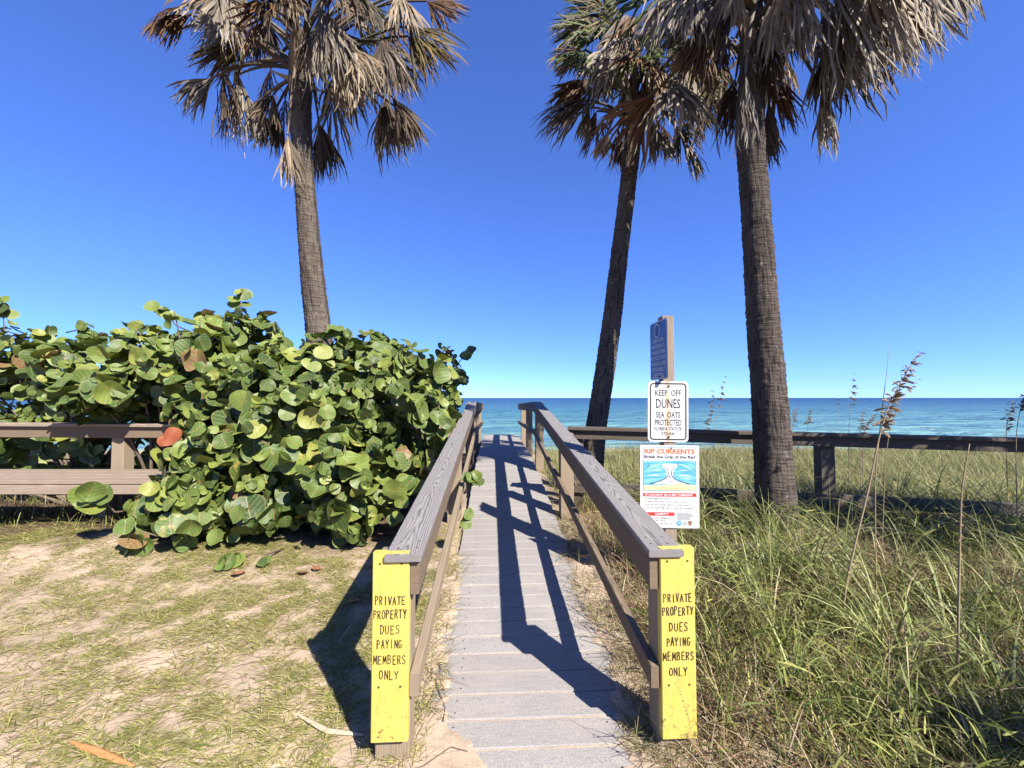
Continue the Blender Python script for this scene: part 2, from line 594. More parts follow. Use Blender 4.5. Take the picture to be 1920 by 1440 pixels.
def W(s, t, z):
    return Vector((OX + s * CA - t * SA, OY + s * SA + t * CA, z))


def st_of(x, y):
    dx = x - OX; dy = y - OY
    return dx * CA + dy * SA, -dx * SA + dy * CA


def deck_z(t):
    t = np.asarray(t, float)
    return np.where(t < T_PEAK, -.002 + .087 * t, -.002 + .087 * T_PEAK - .008 * (t - T_PEAK))


def rail_z(t):
    return np.interp(t, [-2, 0, T_PEAK, T_END], [.89 - .218, .89, 1.48, 1.37])


def half_w(t):
    return float(np.interp(t, [0, T_PEAK, T_END], [.50, .525, .52]))


def base_z(x, y):
    z = np.interp(y, [-300, 0, 1.0, 1.68, 3.5, 4.7, 7, 10.5, 12.5, 24, 34, 46, 70, 200], [-.5, -.12, -.055, .0, .155, .20, .12, .02, -.3, -2.4, -3.05, -3.7, -5, -9])
    amp = sstep(.2, 1.2, np.abs(st_of(x, y)[0]))
    z = z + (fbm(x * .8, y * .8, 3) - .47) * .16 * amp + (fbm(x * 5, y * 5, 5, 3) - .44) * .035
    # trodden sandy bank along the bench
    z = z + .07 * np.exp(-((y - 3.7) / .35) ** 2) * sstep(-2.6, -3.2, x)
    return z


def ground_z(x, y):
    x = np.asarray(x, float); y = np.asarray(y, float)
    s, t = st_of(x, y)
    g = base_z(x, y)
    e = .5 - np.abs(s)                      # >0 inside the deck
    zd = deck_z(t)
    n = fbm(t * 2.3 + (s > 0) * 31.7, np.sign(s) * 3.0, 7, 4)
    n2 = fbm(x * 14, y * 14, 9, 3)
    cw = np.where(s < 0, .02 + .16 * np.clip(n - .2, 0, 1) + .24 * np.exp(-((t + .05) / .22) ** 2), .03 + .15 * np.clip(n - .2, 0, 1) + .05 * np.exp(-((t - .1) / .3) ** 2))
    cw = cw + (n2 - .45) * .14 + (vnoise(x * 24, y * 24, 61) - .5) * .09
    drift = .018 * sstep(0, .07, cw - e)
    zin = zd - .0055 + drift + (n2 - .45) * .004 - .05 * sstep(1.6, 3.2, t) - .25 * sstep(2.6, 6.0, t)
    wgt = sstep(-.35, -.02, e) * sstep(10.6, 10.2, t) * sstep(-1.5, -1.2, t)
    zmix = g * (1 - wgt) + zin * wgt
    lim = np.where((e > -.06) & (t > 1.8) & (t < 10.4), zd - .03, 99)
    return np.minimum(zmix, lim)


def axis_vals(fine, far):
    """fine: list of (a,b,step) segments ; then geometric growth on both ends"""
    out = []
    for a, b, st in fine: out += list(np.arange(a, b - 1e-6, st))
    out.append(fine[-1][1])
    st = fine[-1][2]; v = out[-1]
    while v < far[1]:
        st *= 1.22; v += st; out.append(v)
    st = fine[0][2]; v = out[0]; pre = []
    while v > far[0]:
        st *= 1.22; v -= st; pre.append(v)
    return np.array(pre[::-1] + out)


xs = axis_vals([(-6, -1.2, .05), (-1.2, 1.4, .02), (1.4, 6, .05)], (-30000, 30000))
ys = axis_vals([(.9, 4.6, .022), (4.6, 13, .07)], (-300, 150))
XX, YY = np.meshgrid(xs, ys)
ZZ = ground_z(XX, YY)
V = np.stack([XX.ravel(), YY.ravel(), ZZ.ravel()], 1)
nx, ny = len(xs), len(ys)
I = np.arange(nx * ny).reshape(ny, nx)
Q = np.stack([I[:-1, :-1].ravel(), I[:-1, 1:].ravel(), I[1:, 1:].ravel(), I[1:, :-1].ravel()], 1)
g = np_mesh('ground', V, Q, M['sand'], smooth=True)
tag(g, 'pinkish beige sandy ground sloping up to the dune and down to the beach', kind='structure')

# ------------------------------------------------------------------ sea
sx = axis_vals([(-80, 80, 2.0)], (-32000, 32000))
sy = axis_vals([(30, 130, .7)], (29, 32000))
XX, YY = np.meshgrid(sx, sy)
fade = sstep(500, 150, YY)
ZZ = -3.0 + fade * (.16 * np.sin(YY * .55 + 1.3 * fbm(XX * .03, YY * .05, 2) * 6) * fbm(XX * .05, YY * .1, 6) + (fbm(XX * .12, YY * .45, 8) - .47) * .35)
V = np.stack([XX.ravel(), YY.ravel(), ZZ.ravel()], 1)
nx, ny = len(sx), len(sy)
I = np.arange(nx * ny).reshape(ny, nx)
Q = np.stack([I[:-1, :-1].ravel(), I[:-1, 1:].ravel(), I[1:, 1:].ravel(), I[1:, :-1].ravel()], 1)
o = np_mesh('sea', V, Q, M['sea'], smooth=True)
tag(o, 'calm blue sea, turquoise near the shore, reaching to the horizon', kind='structure')

# ------------------------------------------------------------------ boardwalk planks
SCREW = M['screw']
bw = empty('boardwalk', W(0, 0, 0), 'narrow grey plank boardwalk rising between the two handrails to the sea', kind='structure')
PITCHP = .1405
t = -.62
while t < T_END:
    m = MB()
    z0 = float(deck_z(t)); z1 = float(deck_z(t + PITCHP - .008))
    dz = random.uniform(-.0025, .0025); sk = random.uniform(-.004, .004)
    gap = random.uniform(.005, .009)
    sl_ = -.50 + random.uniform(-.008, .008); sr = .50 + random.uniform(-.008, .008)

    def F(a, b, c, t=t, z0=z0, z1=z1, dz=dz, sk=sk):
        f = (a - t) / PITCHP
        return W(b, a + sk * b, z0 + (z1 - z0) * f + dz + c)
    m.box(F, t, t + PITCHP - gap, sl_, sr, -.036, 0)
    m.build('plank', M['deck'], bw)
    t += PITCHP
for s in (-.36, .36):
    m = MB()
    for a, b in ((2.2, T_PEAK), (T_PEAK, T_END)):
        def F(p, q, r, s=s): return W(s + p, q, float(deck_z(q)) - .05 + r)
        m.box(F, -.02, .02, a, b, -.19, 0)
    m.build('joist', M['post'], bw)
m = MB()
for k in range(26):                                   # screw heads of the nearest planks
    for s_ in (-.36, .36):
        for da in (.035, .1):
            tt = -.62 + k * PITCHP + da
            c = W(s_ + random.uniform(-.012, .012), tt, float(deck_z(tt)) + .002)
            m.face([c + Vector((.0045 * math.cos(a), .0045 * math.sin(a), .001)) for a in [q * math.pi / 3 for q in range(6)]])
o = m.build('screw_heads', SCREW, bw); o['kind'] = 'stuff'
# stairs going down to the beach at the seaward end
for k in range(7):
    m = MB()
    def F(p, q, r, k=k): return W(q, p, float(deck_z(T_END)) - .19 * (k + 1) + r)
    m.box(F, T_END + .28 * k + .01, T_END + .28 * k + .29, -.5, .5, -.036, 0)
    m.build('stair_tread', M['deck'], bw)

# ------------------------------------------------------------------ lettering helpers
STROKE = {
    'P': [[(.1, 0), (.1, 1)], [(.1, 1), (.65, .97), (.82, .8), (.7, .56), (.1, .48)]],
    'R': [[(.1, 0), (.1, 1)], [(.1, 1), (.65, .97), (.8, .78), (.65, .55), (.1, .5)], [(.4, .5), (.85, 0)]],
    'I': [[(.5, 0), (.5, 1)]],
    'V': [[(.05, 1), (.45, 0)], [(.45, 0), (.9, 1)]],
    'A': [[(.02, 0), (.5, 1)], [(.5, 1), (.95, 0)], [(.22, .38), (.78, .38)]],
    'T': [[(.5, 0), (.5, 1)], [(.02, 1), (.98, .98)]],
    'E': [[(.12, 0), (.12, 1)], [(.12, 1), (.85, 1)], [(.12, .53), (.7, .53)], [(.12, 0), (.88, 0)]],
    'O': [[(.5, 1), (.18, .85), (.06, .5), (.18, .14), (.5, 0), (.82, .14), (.94, .5), (.82, .85), (.5, 1)]],
    'Y': [[(.05, 1), (.5, .48)], [(.95, 1), (.5, .48)], [(.5, .48), (.46, 0)]],
    'D': [[(.1, 0), (.1, 1)], [(.1, 1), (.55, .95), (.88, .7), (.9, .36), (.6, .05), (.1, 0)]],
    'U': [[(.1, 1), (.1, .3), (.3, .03), (.65, .03), (.88, .3), (.88, 1)]],
    'S': [[(.85, .86), (.6, 1), (.3, .98), (.12, .78), (.3, .57), (.65, .45), (.85, .25), (.68, .03), (.35, 0), (.08, .15)]],
    'N': [[(.1, 0), (.1, 1)], [(.1, 1), (.88, 0)], [(.88, 0), (.88, 1)]],
    'G': [[(.88, .84), (.6, 1), (.28, .92), (.08, .55), (.2, .12), (.55, 0), (.88, .12), (.88, .44), (.55, .44)]],
    'M': [[(.05, 0), (.12, 1)], [(.12, 1), (.5, .3)], [(.5, .3), (.88, 1)], [(.88, 1), (.95, 0)]],
    'B': [[(.1, 0), (.1, 1)], [(.1, 1), (.6, .97), (.75, .78), (.6, .54), (.1, .52)], [(.55, .53), (.85, .35), (.78, .1), (.5, 0), (.1, 0)]],
    'L': [[(.12, 1), (.12, 0)], [(.12, 0), (.85, .02)]],
}


def stroke_text(m, frame, text, x0, x1, y0, h, w, rnd):
    """brush lettering; frame(x,y,d)->world, d = height off the surface"""
    n = len(text); cw = (x1 - x0) / n
    k = 0
    for i, ch in enumerate(text):
        gx = x0 + cw * i + rnd.uniform(-.05, .05) * cw
        gy = y0 + rnd.uniform(-.05, .05) * h
        gw = cw * (.74 if ch != 'I' else .5); hh = h * rnd.uniform(.93, 1.07)
        gx += (cw - gw) / 2
        for pl in STROKE[ch]:
            pts = [(gx + p[0] * gw, gy + p[1] * hh) for p in pl]
            d = .0012 + .00012 * (k % 7); k += 1
            ww = w * rnd.uniform(.85, 1.2)
            L, R = [], []
            for j, p in enumerate(pts):
                a = pts[max(j - 1, 0)]; b = pts[min(j + 1, len(pts) - 1)]
                dx, dy = b[0] - a[0], b[1] - a[1]
                l = math.hypot(dx, dy) or 1
                ex = .5 * w / l * (1 if j == len(pts) - 1 else -1 if j == 0 else 0)
                q = (p[0] + dx * ex * .6, p[1] + dy * ex * .6)
                wj = ww * rnd.uniform(.85, 1.1) / 2
                L.append((q[0] - dy / l * wj, q[1] + dx / l * wj)); R.append((q[0] + dy / l * wj, q[1] - dx / l * wj))
            for j in range(len(pts) - 1):
                m.face([frame(*R[j], d), frame(*R[j + 1], d), frame(*L[j + 1], d), frame(*L[j], d)])


def font_mesh(m, frame, text, cx, y0, h, width=None, d=.001, align='C', bold=0.0):
    """sign lettering with the built-in font; h = capital height, width = fitted width"""
    cu = bpy.data.curves.new('lettering', 'FONT')
    cu.body = text; cu.size = 1.0; cu.resolution_u = 2; cu.offset = bold
    ob = bpy.data.objects.new('lettering', cu)
    COL.objects.link(ob)
    dg = bpy.context.evaluated_depsgraph_get(); dg.update()
    me = ob.evaluated_get(dg).to_mesh()
    vs = [v.co.copy() for v in me.vertices]
    fs = [tuple(p.vertices) for p in me.polygons]
    ob.evaluated_get(dg).to_mesh_clear()
    bpy.data.objects.remove(ob); bpy.data.curves.remove(cu)
    if not vs: return
    xa = min(v.x for v in vs); xb = max(v.x for v in vs)
    cap = .73
    sy_ = h / cap; sx_ = (width / (xb - xa)) if width else sy_ * .95
    tot = (xb - xa) * sx_
    ox = cx - tot / 2 if align == 'C' else cx
    for f in fs:
        m.face([frame(ox + (vs[i].x - xa) * sx_, y0 + vs[i].y * sy_, d) for i in f])


# ------------------------------------------------------------------ handrails
POSTS = [0.092, 2.68, T_PEAK, 7.5, 9.25]


def handrail(side, label, board_label):
    sg = -1 if side == 'L' else 1
    root = empty('handrail', W(sg * .6, 0, 0), label, 'handrail', 'handrails along the boardwalk')

    def seg(t0, t1, zo0, zo1, a0, a1, name, mat, over0=0.0, over1=0.0):
        m = MB()
        w0, w1 = half_w(t0) - .5, half_w(t1) - .5
        r0, r1 = float(rail_z(t0)), float(rail_z(t1))

        def F(a, b, c):
            f = (b - t0) / (t1 - t0)
            return W(sg * (a + w0 + (w1 - w0) * f), b, r0 + (r1 - r0) * f + c)
        m.box(F, a0, a1, t0 + over0, t1 + over1, zo0, zo1)
        o = m.build(name, mat, root)
        return o
    mid = T_PEAK
    seg(0, mid, -.028, 0, .488, .642, 'cap_board', M['cap'], -.014, 0)
    seg(mid, T_END, -.028, 0, .488, .642, 'cap_board', M['cap'], .002, .05)
    seg(0, mid, -.178, -.030, .500, .539, 'side_board', M['rail'], .012, 0)
    seg(mid, T_END, -.178, -.030, .500, .539, 'side_board', M['rail'], .002, .02)
    seg(0, mid, -.600, -.508, .500, .539, 'lower_rail', M['post' if side == 'L' else 'rail'], .012, 0)
    seg(mid, T_END, -.600, -.508, .500, .539, 'lower_rail', M['rail'], .002, .02)
    for t in (.05, .11, 1.35, 2.62, 2.74, 4.0):
        for a in (.52, .60):
            m = MB(); c = W(sg * (a + half_w(t) - .5), t, float(rail_z(t)))
            m.tube([c + Vector((0, 0, -.004)), c + Vector((0, 0, .0012))], .0045, 6); m.build('screw', M['screw'], root)
    for i, t in enumerate(POSTS):
        m = MB()
        w = half_w(t) - .5
        zt = float(rail_z(t)) - .032
        d = .05 if i == 0 else .07
        zb = float(ground_z(*W(sg * .62, t, 0).xy)) - .3
        def F(a, b, c, t=t, w=w): return W(sg * (a + w), t + c, b)
        m.box(F, .541, .688, zb, zt if i else .866, -d, d)
        m.build('post', M['post'], root)
    # yellow painted end board
    m = MB()
    lo, hi = (-.695, -.541) if sg < 0 else (.541, .695)
    tb = 0.0
    def F(a, b, c): return W(a, tb + c, b)
    m.box(F, lo, hi, .118 if sg < 0 else .085, .893, 0, .038)
    yb = m.build('sign_board', M['yellow'], root)
    yb['label'] = board_label
    def frame(x, y, d): return W(x, tb - d, y)
    m = MB()
    rnd = random.Random(5 if sg < 0 else 9)
    cx = (lo + hi) / 2
    yb_ = W(cx, 0, 0).y
    hws = (('PRIVATE', .068), ('PROPERTY', .0735), ('DUES', .046), ('PAYING', .056), ('MEMBERS', .073), ('ONLY', .044))
    rows = (1126, 1151.5, 1180.5, 1208, 1237, 1265.5) if sg < 0 else (1121, 1145.5, 1175, 1203, 1230, 1259)
    lines = [(tx, P(960, py, yb_).z, hw, 0) for (tx, hw), py in zip(hws, rows)]
    for txt, zc, hw, _ in lines:
        off = rnd.uniform(-.006, .006)
        hw = min(hw, .0735) * .96
        if txt in ('PROPERTY', 'MEMBERS', 'PRIVATE'): off = -.001
        m = MB()
        stroke_text(m, frame, txt, cx + off - hw, cx + off + hw, zc - .017, .0345, .0038, rnd)
        m.build('lettering', M['paint_brown'], yb)
    for zc in (P(960, 1057 if sg < 0 else 1052, yb_).z, P(960, 1288 if sg < 0 else 1284, yb_).z):
        for dx in (-.045, .045):
            m = MB()
            c = W(cx + dx, tb, zc)
            m.tube([c + Vector((0, .004, 0)), c + Vector((0, -.0015, 0))], .0048, 8)
            m.build('screw', M['screw'], yb)
    return root


handrail('L', 'left handrail with grey cap and yellow end board beside the leafy shrub', 'yellow board lettered PRIVATE PROPERTY DUES PAYING MEMBERS ONLY')
handrail('R', 'right handrail with grey cap and yellow end board beside the tall grass', 'yellow board lettered PRIVATE PROPERTY DUES PAYING MEMBERS ONLY')

# ------------------------------------------------------------------ fence right, bench left
def line_frame(p0, p1):
    p0 = Vector(p0); p1 = Vector(p1)
    u = (p1 - p0); L = math.hypot(u.x, u.y)
    uh = Vector((u.x / L, u.y / L, 0)); nrm = Vector((uh.y, -uh.x, 0))  # nrm: to the right of travel
    def F(a, b, c): return p0 + uh * b + nrm * a + Vector((0, 0, c + u.z * b / L))
    return F, L


fr = empty('fence', (.75, 4.72, .2), 'weathered board fence, toned dark for shade, with two rails crossing behind the right palm trunk', 'fence')
F, L = line_frame((.68, 4.72, 1.20), (7.6, 3.55, 1.11))     # nrm faces the camera side
segs = [0, 2.55, 4.75, L]
for i in range(3):
    a, b = segs[i], segs[i + 1]
    m = MB(); m.box(F, -.085, .085, a + .001, b - .001, -.038, 0); m.build('cap_board', M['fence'], fr)
    m = MB(); m.box(F, .002, .040, a + .001, b - .001, -.145, -.040); m.build('top_rail', M['fence'], fr)
    m = MB(); m.box(F, .002, .040, a + .05, b - .001, -.79, -.66); m.build('bottom_rail', M['fence'], fr)
for b in (.12, 2.83, 5.3):
    m = MB()
    def G(p, q, r, b=b): return F(p, b + r, q)
    m.box(G, -.14, 0.0, -1.35, -.04, -.07, .07); m.build('post', M['fence'], fr)

be = empty('bench', (-3.9, 4.5, .2), 'weathered wooden bench with back rail half buried in the leafy shrub', 'bench')
F, L = line_frame((-8.6, 4.36, 1.285), (-.70, 4.70, 1.215))
segs = [0, 4.4, L]
for i in range(2):
    a, b = segs[i], segs[i + 1]
    m = MB(); m.box(F, -.10, .085, a + .001, b - .001, -.036, 0); m.build('cap_board', M['greywood'], be)
    m = MB(); m.box(F, .002, .040, a + .001, b - .001, -.165, -.038); m.build('back_rail', M['rail'], be)
for b in (1.3, 3.98, 6.6):
    m = MB()
    def G(p, q, r, b=b): return F(p, b + r, q)
    m.box(G, -.14, 0.0, -1.4, -.04, -.07, .07); m.build('post', M['post'], be)
    m = MB()
    m.box(G, .06, .16, -1.4, -.565, -.05, .05); m.build('leg', M['greywood'], be)
    m = MB()
    def H(p, q, r, b=b): return F(q, b + p, r)
    m.box(H, .072, .11, .004, .66, -.66, -.565); m.build('seat_bearer', M['greywood'], be)
for k in range(4):
    m = MB(); m.box(F, .045 + .158 * k, .045 + .158 * k + .152, .2, 5.75, -.562, -.524); m.build('seat_plank', M['greywood'], be)
m = MB(); m.box(F, .668, .706, .2, 5.75, -.652, -.566); m.build('front_board', M['greywood'], be)

# low weathered timber lying in the grass at the fence
m = MB()
F, L = line_frame((1.72, 3.62, .16), (2.75, 3.42, .17))
m.box(F, -.06, .06, 0, L, -.05, .05)
o = m.build('timber', M['greywood'])
tag(o, 'low weathered timber lying in the grass right of the RIP CURRENTS sign', 'timber')

# ------------------------------------------------------------------ sign post and signs
m = MB()
def F(a, b, c): return Vector((1.142 + a, 2.905 + c, b))
m.box(F, 0, .089, -.2, 2.175, 0, .089)
o = m.build('sign_post', M['greywood'])
tag(o, 'weathered square wooden post carrying the three signs', 'post')


def rrect(m, frame, x0, x1, y0, y1, r, d0, d1, n=5):
    pts = []
    for cx, cy, a in ((x1 - r, y1 - r, 0), (x0 + r, y1 - r, 90), (x0 + r, y0 + r, 180), (x1 - r, y0 + r, 270)):
        for k in range(n + 1):
            t = math.radians(a + 90 * k / n); pts.append((cx + r * math.cos(t), cy + r * math.sin(t)))
    m.face([frame(x, y, d1) for x, y in pts])
    if d0 != d1:
        m.face([frame(x, y, d0) for x, y in reversed(pts)])
        for i in range(len(pts)):
            p, q = pts[i], pts[(i + 1) % len(pts)]
            m.face([frame(*p, d0), frame(*q, d0), frame(*q, d1), frame(*p, d1)])


def rring(m, frame, x0, x1, y0, y1, r, w, d, n=5):
    def loop(x0, x1, y0, y1, r):
        pts = []
        for cx, cy, a in ((x1 - r, y1 - r, 0), (x0 + r, y1 - r, 90), (x0 + r, y0 + r, 180), (x1 - r, y0 + r, 270)):
            for k in range(n + 1):
                t = math.radians(a + 90 * k / n); pts.append((cx + r * math.cos(t), cy + r * math.sin(t)))
        return pts
    A = loop(x0, x1, y0, y1, r); B = loop(x0 + w, x1 - w, y0 + w, y1 - w, max(r - w, .001))
    for i in range(len(A)):
        j = (i + 1) % len(A)
        m.face([frame(*A[i], d), frame(*A[j], d), frame(*B[j], d), frame(*B[i], d)])


def disc(m, frame, cx, cy, rx, ry, d, n=16):
    m.face([frame(cx + rx * math.cos(2 * math.pi * k / n), cy + ry * math.sin(2 * math.pi * k / n), d) for k in range(n)])


def ring(m, frame, cx, cy, rx, ry, w, d, n=20):
    for k in range(n):
        a, b = 2 * math.pi * k / n, 2 * math.pi * (k + 1) / n
        m.face([frame(cx + rx * math.cos(a), cy + ry * math.sin(a), d), frame(cx + rx * math.cos(b), cy + ry * math.sin(b), d),
                frame(cx + (rx - w) * math.cos(b), cy + (ry - w) * math.sin(b), d), frame(cx + (rx - w) * math.cos(a), cy + (ry - w) * math.sin(a), d)])


def curve_strip(m, frame, pts, w, d):
    for i in range(len(pts) - 1):
        a, b = pts[i], pts[i + 1]
        dx, dy = b[0] - a[0], b[1] - a[1]; l = math.hypot(dx, dy)
        wa = w[i] if isinstance(w, list) else w; wb = w[i + 1] if isinstance(w, list) else w
        nx_, ny_ = -dy / l / 2, dx / l / 2
        m.face([frame(a[0] - nx_ * wa, a[1] - ny_ * wa, d), frame(b[0] - nx_ * wb, b[1] - ny_ * wb, d), frame(b[0] + nx_ * wb, b[1] + ny_ * wb, d), frame(a[0] + nx_ * wa, a[1] + ny_ * wa, d)])


# white sign on the front of the post
ctr = P(1252.5, 771.5, 2.900)
rot = math.radians(-.8)
root = empty('sign', ctr, 'white KEEP OFF DUNES sign with rust streak in middle of the post', 'sign')
def frame(x, y, d):
    return ctr + Vector((x * math.cos(rot) - y * math.sin(rot), -d, x * math.sin(rot) + y * math.cos(rot)))
m = MB(); rrect(m, frame, -.152, .152, -.228, .228, .03, 0, .003); m.build('panel', M['sign_white'], root)
m = MB(); rring(m, frame, -.138, .138, -.214, .214, .028, .010, .0042); m.build('border', M['ink_dark'], root)
m = MB()
for txt, y, h, wd in (('KEEP  OFF', .118, .046, .196), ('DUNES', .026, .072, .182), ('SEA  OATS', -.046, .046, .182), ('PROTECTED', -.104, .046, .198), ('FLORIDA STATUTE', -.142, .026, .204), ('370-041', -.178, .026, .104)):
    font_mesh(m, frame, txt, 0, y, h, wd, .0042, bold=.008)
m.build('lettering', M['ink_dark'], root)
for y in (.19, -.19):
    m = MB(); m.tube([frame(.003, y, .002), frame(.003, y, .010)], .008, 8); m.build('bolt', M['screw'], root)

# rip current sign
ctr2 = P(1255.5, 912, 2.897)
rot2 = math.radians(-.7)
root = empty('sign', ctr2, 'white RIP CURRENTS sign with sea picture lowest on the post', 'sign')
def frame(x, y, d):
    return ctr2 + Vector((x * math.cos(rot2) - y * math.sin(rot2), -d, x * math.sin(rot2) + y * math.cos(rot2)))
m = MB(); rrect(m, frame, -.22, .22, -.306, .306, .004, 0, .003); m.build('panel', M['sign_plain'], root)
m = MB(); rring(m, frame, -.198, .198, -.032, .292, .002, .003, .0040); rring(m, frame, -.198, .198, -.170, -.048, .002, .0012, .0040)
rring(m, frame, -.198, .035, -.30, -.19, .002, .0012, .0040)
m.build('border', M['ink_blue'], root)
m = MB(); font_mesh(m, frame, 'RIP CURRENTS', 0, .245, .034, .375, .0046, bold=.03); m.build('title', M['ink_orange'], root)
m = MB(); font_mesh(m, frame, 'Break the Grip of the Rip!', 0, .210, .022, .378, .0046, bold=.015); m.build('subtitle', M['ink_black'], root)
m = MB()
m.face([frame(-.194, .012, .0046), frame(.194, .012, .0046), frame(.194, .190, .0046), frame(-.194, .190, .0046)])
pic = m.build('sea_picture', M['rip_water'], root)
m = MB()
top = [(-.194, .006), (-.05, .010), (.06, .022), (.194, .012)]
m.face([frame(-.194, -.028, .0052), frame(.194, -.028, .0052)] + [frame(x, y, .0052) for x, y in reversed(top)])
m.build('beach', M['ink_sand'], pic)
m = MB()   # pale rip channel with surf to both sides
chan = []
for k in range(13):
    y = .018 + .15 * k / 12
    chan.append((.022 + .10 * math.exp(-((k) / 2.4) ** 2) + .035 * math.exp(-((k - 11) / 2.2) ** 2), y))
m.face([frame(x, y, .0052) for x, y in chan] + [frame(-x, y, .0052) for x, y in reversed(chan)])
for sg in (-1, 1):
    curve_strip(m, frame, [(sg * .07, .078), (sg * .11, .084), (sg * .165, .080)], [.002, .009, .002], .0052)
    curve_strip(m, frame, [(sg * .06, .118), (sg * .10, .122), (sg * .15, .116)], [.001, .005, .001], .0052)
m.build('surf', M['ink_white'], pic)
m = MB()
for sg in (-1, 1):
    pts = [(sg * (.06 + .115 * (k / 6)), .165 - .052 * (k / 6) ** 2) for k in range(7)]
    curve_strip(m, frame, pts, [.004, .010, .013, .013, .012, .009, .004], .0052)
m.build('escape_arrow', M['ink_green'], pic)
m = MB()
for sg in (-1, 1):
    pts = []
    for k in range(10):
        f = k / 9
        pts.append((sg * (.012 + .135 * f ** 2.4), .105 - .085 * f ** .8))
    curve_strip(m, frame, pts, .006, .0058)
    pts = [(sg * (.012 + .025 * (k / 5) ** 2), .105 + .045 * k / 5) for k in range(6)]
    curve_strip(m, frame, pts, .0042, .0058)
curve_strip(m, frame, [(0, .06), (0, .075)], .004, .0058)
m.face([frame(-.007, .073, .0062), frame(.007, .073, .0062), frame(0, .086, .0062)])
curve_strip(m, frame, [(-.03, .161), (0, .158), (.022, .163)], .003, .0058)
curve_strip(m, frame, [(-.168, .145), (-.160, .158), (-.155, .150)], .004, .0058)
font_mesh(m, frame, 'RIP CURRENT', 0, .036, .008, .07, .0058)
m.build('current_lines', M['ink_black'], pic)
m = MB()
for y in (-.012, -.021):
    font_mesh(m, frame, 'Rip currents are powerful currents of water moving away from shore.' if y > -.02 else 'They can sweep even the strongest swimmer out to sea.', 0, y, .0055, .26 if y > -.02 else .2, .0058)
m.build('caption', M['ink_brown'], pic)
m = MB(); m.face([frame(-.198, -.074, .0046), frame(.198, -.074, .0046), frame(.198, -.048, .0046), frame(-.198, -.048, .0046)])
b1 = m.build('banner', M['ink_red'], root)
m = MB(); font_mesh(m, frame, 'IF CAUGHT IN A RIP CURRENT', -.006, -.069, .0155, .355, .0052, bold=.02); m.build('lettering', M['ink_white'], b1)
m = MB(); m.face([frame(-.198, -.216, .0046), frame(.035, -.216, .0046), frame(.035, -.190, .0046), frame(-.198, -.190, .0046)])
b2 = m.build('banner', M['ink_red'], root)
m = MB(); font_mesh(m, frame, 'SAFETY', -.06, -.211, .0155, .10, .0052, bold=.02); m.build('lettering', M['ink_white'], b2)
m = MB()
for i, tx in enumerate(("Don't fight the current", 'Swim out of the current, then to shore', "If you can't escape, float or tread water", 'If you need help, call or wave for assistance')):
    y = -.094 - .0225 * i
    font_mesh(m, frame, tx, -.165, y, .0105, (.175, .30, .31, .345)[i], .0046, 'L')
    disc(m, frame, -.182, y + .005, .003, .003, .0046, 8)
for i, tx in enumerate(('Swim near a lifeguard', 'Never swim alone', "If in doubt, don't go out")):
    font_mesh(m, frame, tx, -.165, -.236 - .021 * i, .0105, (.165, .135, .185)[i], .0046, 'L')
for i in range(7):
    y = -.196 - .0075 * i
    curve_strip(m, frame, [(.05, y), (.05 + random.uniform(.09, .14), y)], .0018, .0046)
m.build('lettering', M['ink_black'], root)
m = MB(); disc(m, frame, .068, -.268, .019, .019, .0046); em = m.build('emblem', M['ink_blue'], root)
m = MB(); m.face([frame(.055, -.262, .0052), frame(.068, -.274, .0052), frame(.083, -.258, .0052), frame(.069, -.266, .0052)]); m.build('bird_mark', M['ink_white'], em)
m = MB()
m.face([frame(x, y, .0046) for x, y in ((.136, -.255), (.150, -.249), (.165, -.255), (.166, -.268), (.158, -.281), (.150, -.290), (.143, -.281), (.135, -.268))])
m.build('emblem', M['ink_brown'], root)
m = MB()
ring(m, frame, .112, -.270, .012, .012, .003, .0046)
m.build('emblem', M['ink_black'], root)
m = MB(); m.tube([frame(.012, .284, .002), frame(.012, .284, .007)], .006, 8); m.build('bolt', M['screw'], root)

# blue sign on the side of the post, facing the walkway
ctr3 = Vector((1.137, 2.975, CAMZ + (746 - 656) / FPX * 2.96))
root = empty('sign', ctr3, 'blue fishing line recycling sign facing the walkway, highest on the post', 'sign')
def frame(x, y, d): return ctr3 + Vector((-d + .05 * (x + .045), -x, y))
m = MB(); rrect(m, frame, -.152, .152, -.228, .228, .025, 0, .003); m.build('panel', M['sign_blue'], root)
m = MB(); rring(m, frame, -.148, .148, -.224, .224, .023, .006, .0042); m.build('border', M['ink_pale'], root)
m = MB()
ring(m, frame, -.02, .155, .05, .055, .008, .0042)
for i, (tx, wd) in enumerate((('KEEP OUR', .19), ('WATERWAYS', .23), ('TANGLE-FREE:', .255), ('RECYCLE YOUR', .265), ('FISHING LINE', .25), ('RESPONSIBLY.', .26))):
    font_mesh(m, frame, tx, 0, .062 - .045 * i, .031, wd, .0042, bold=.01)
for i in range(3):
    curve_strip(m, frame, [(-.10 + .03 * (i == 0), -.182 - .014 * i), (.10 - .03 * (i == 0), -.182 - .014 * i)], .005, .0042)
m.build('lettering', M['ink_pale'], root)
m = MB(); curve_strip(m, frame, [(-.02, .195), (-.018, .15), (-.01, .125), (-.028, .118), (-.036, .135)], [.004, .012, .012, .010, .003], .0044); m.build('hook_mark', M['ink_black'], root)
for y in (.205, -.205):
    m = MB(); m.tube([frame(.02, y, .002), frame(.02, y, .010)], .007, 8); m.build('bolt', M['screw'], root)

# ------------------------------------------------------------------ palms
CLS = {
    'gray': ((.22, .18, .13), (.40, .345, .265)),
    'tan': ((.26, .185, .105), (.46, .37, .255)),
    'brown': ((.12, .055, .02), (.23, .13, .06)),
    'dark': ((.075, .05, .03), (.19, .14, .09)),
    'olive': ((.07, .075, .016), (.24, .15, .05)),
    'green': ((.055, .10, .014), (.14, .16, .035)),
}


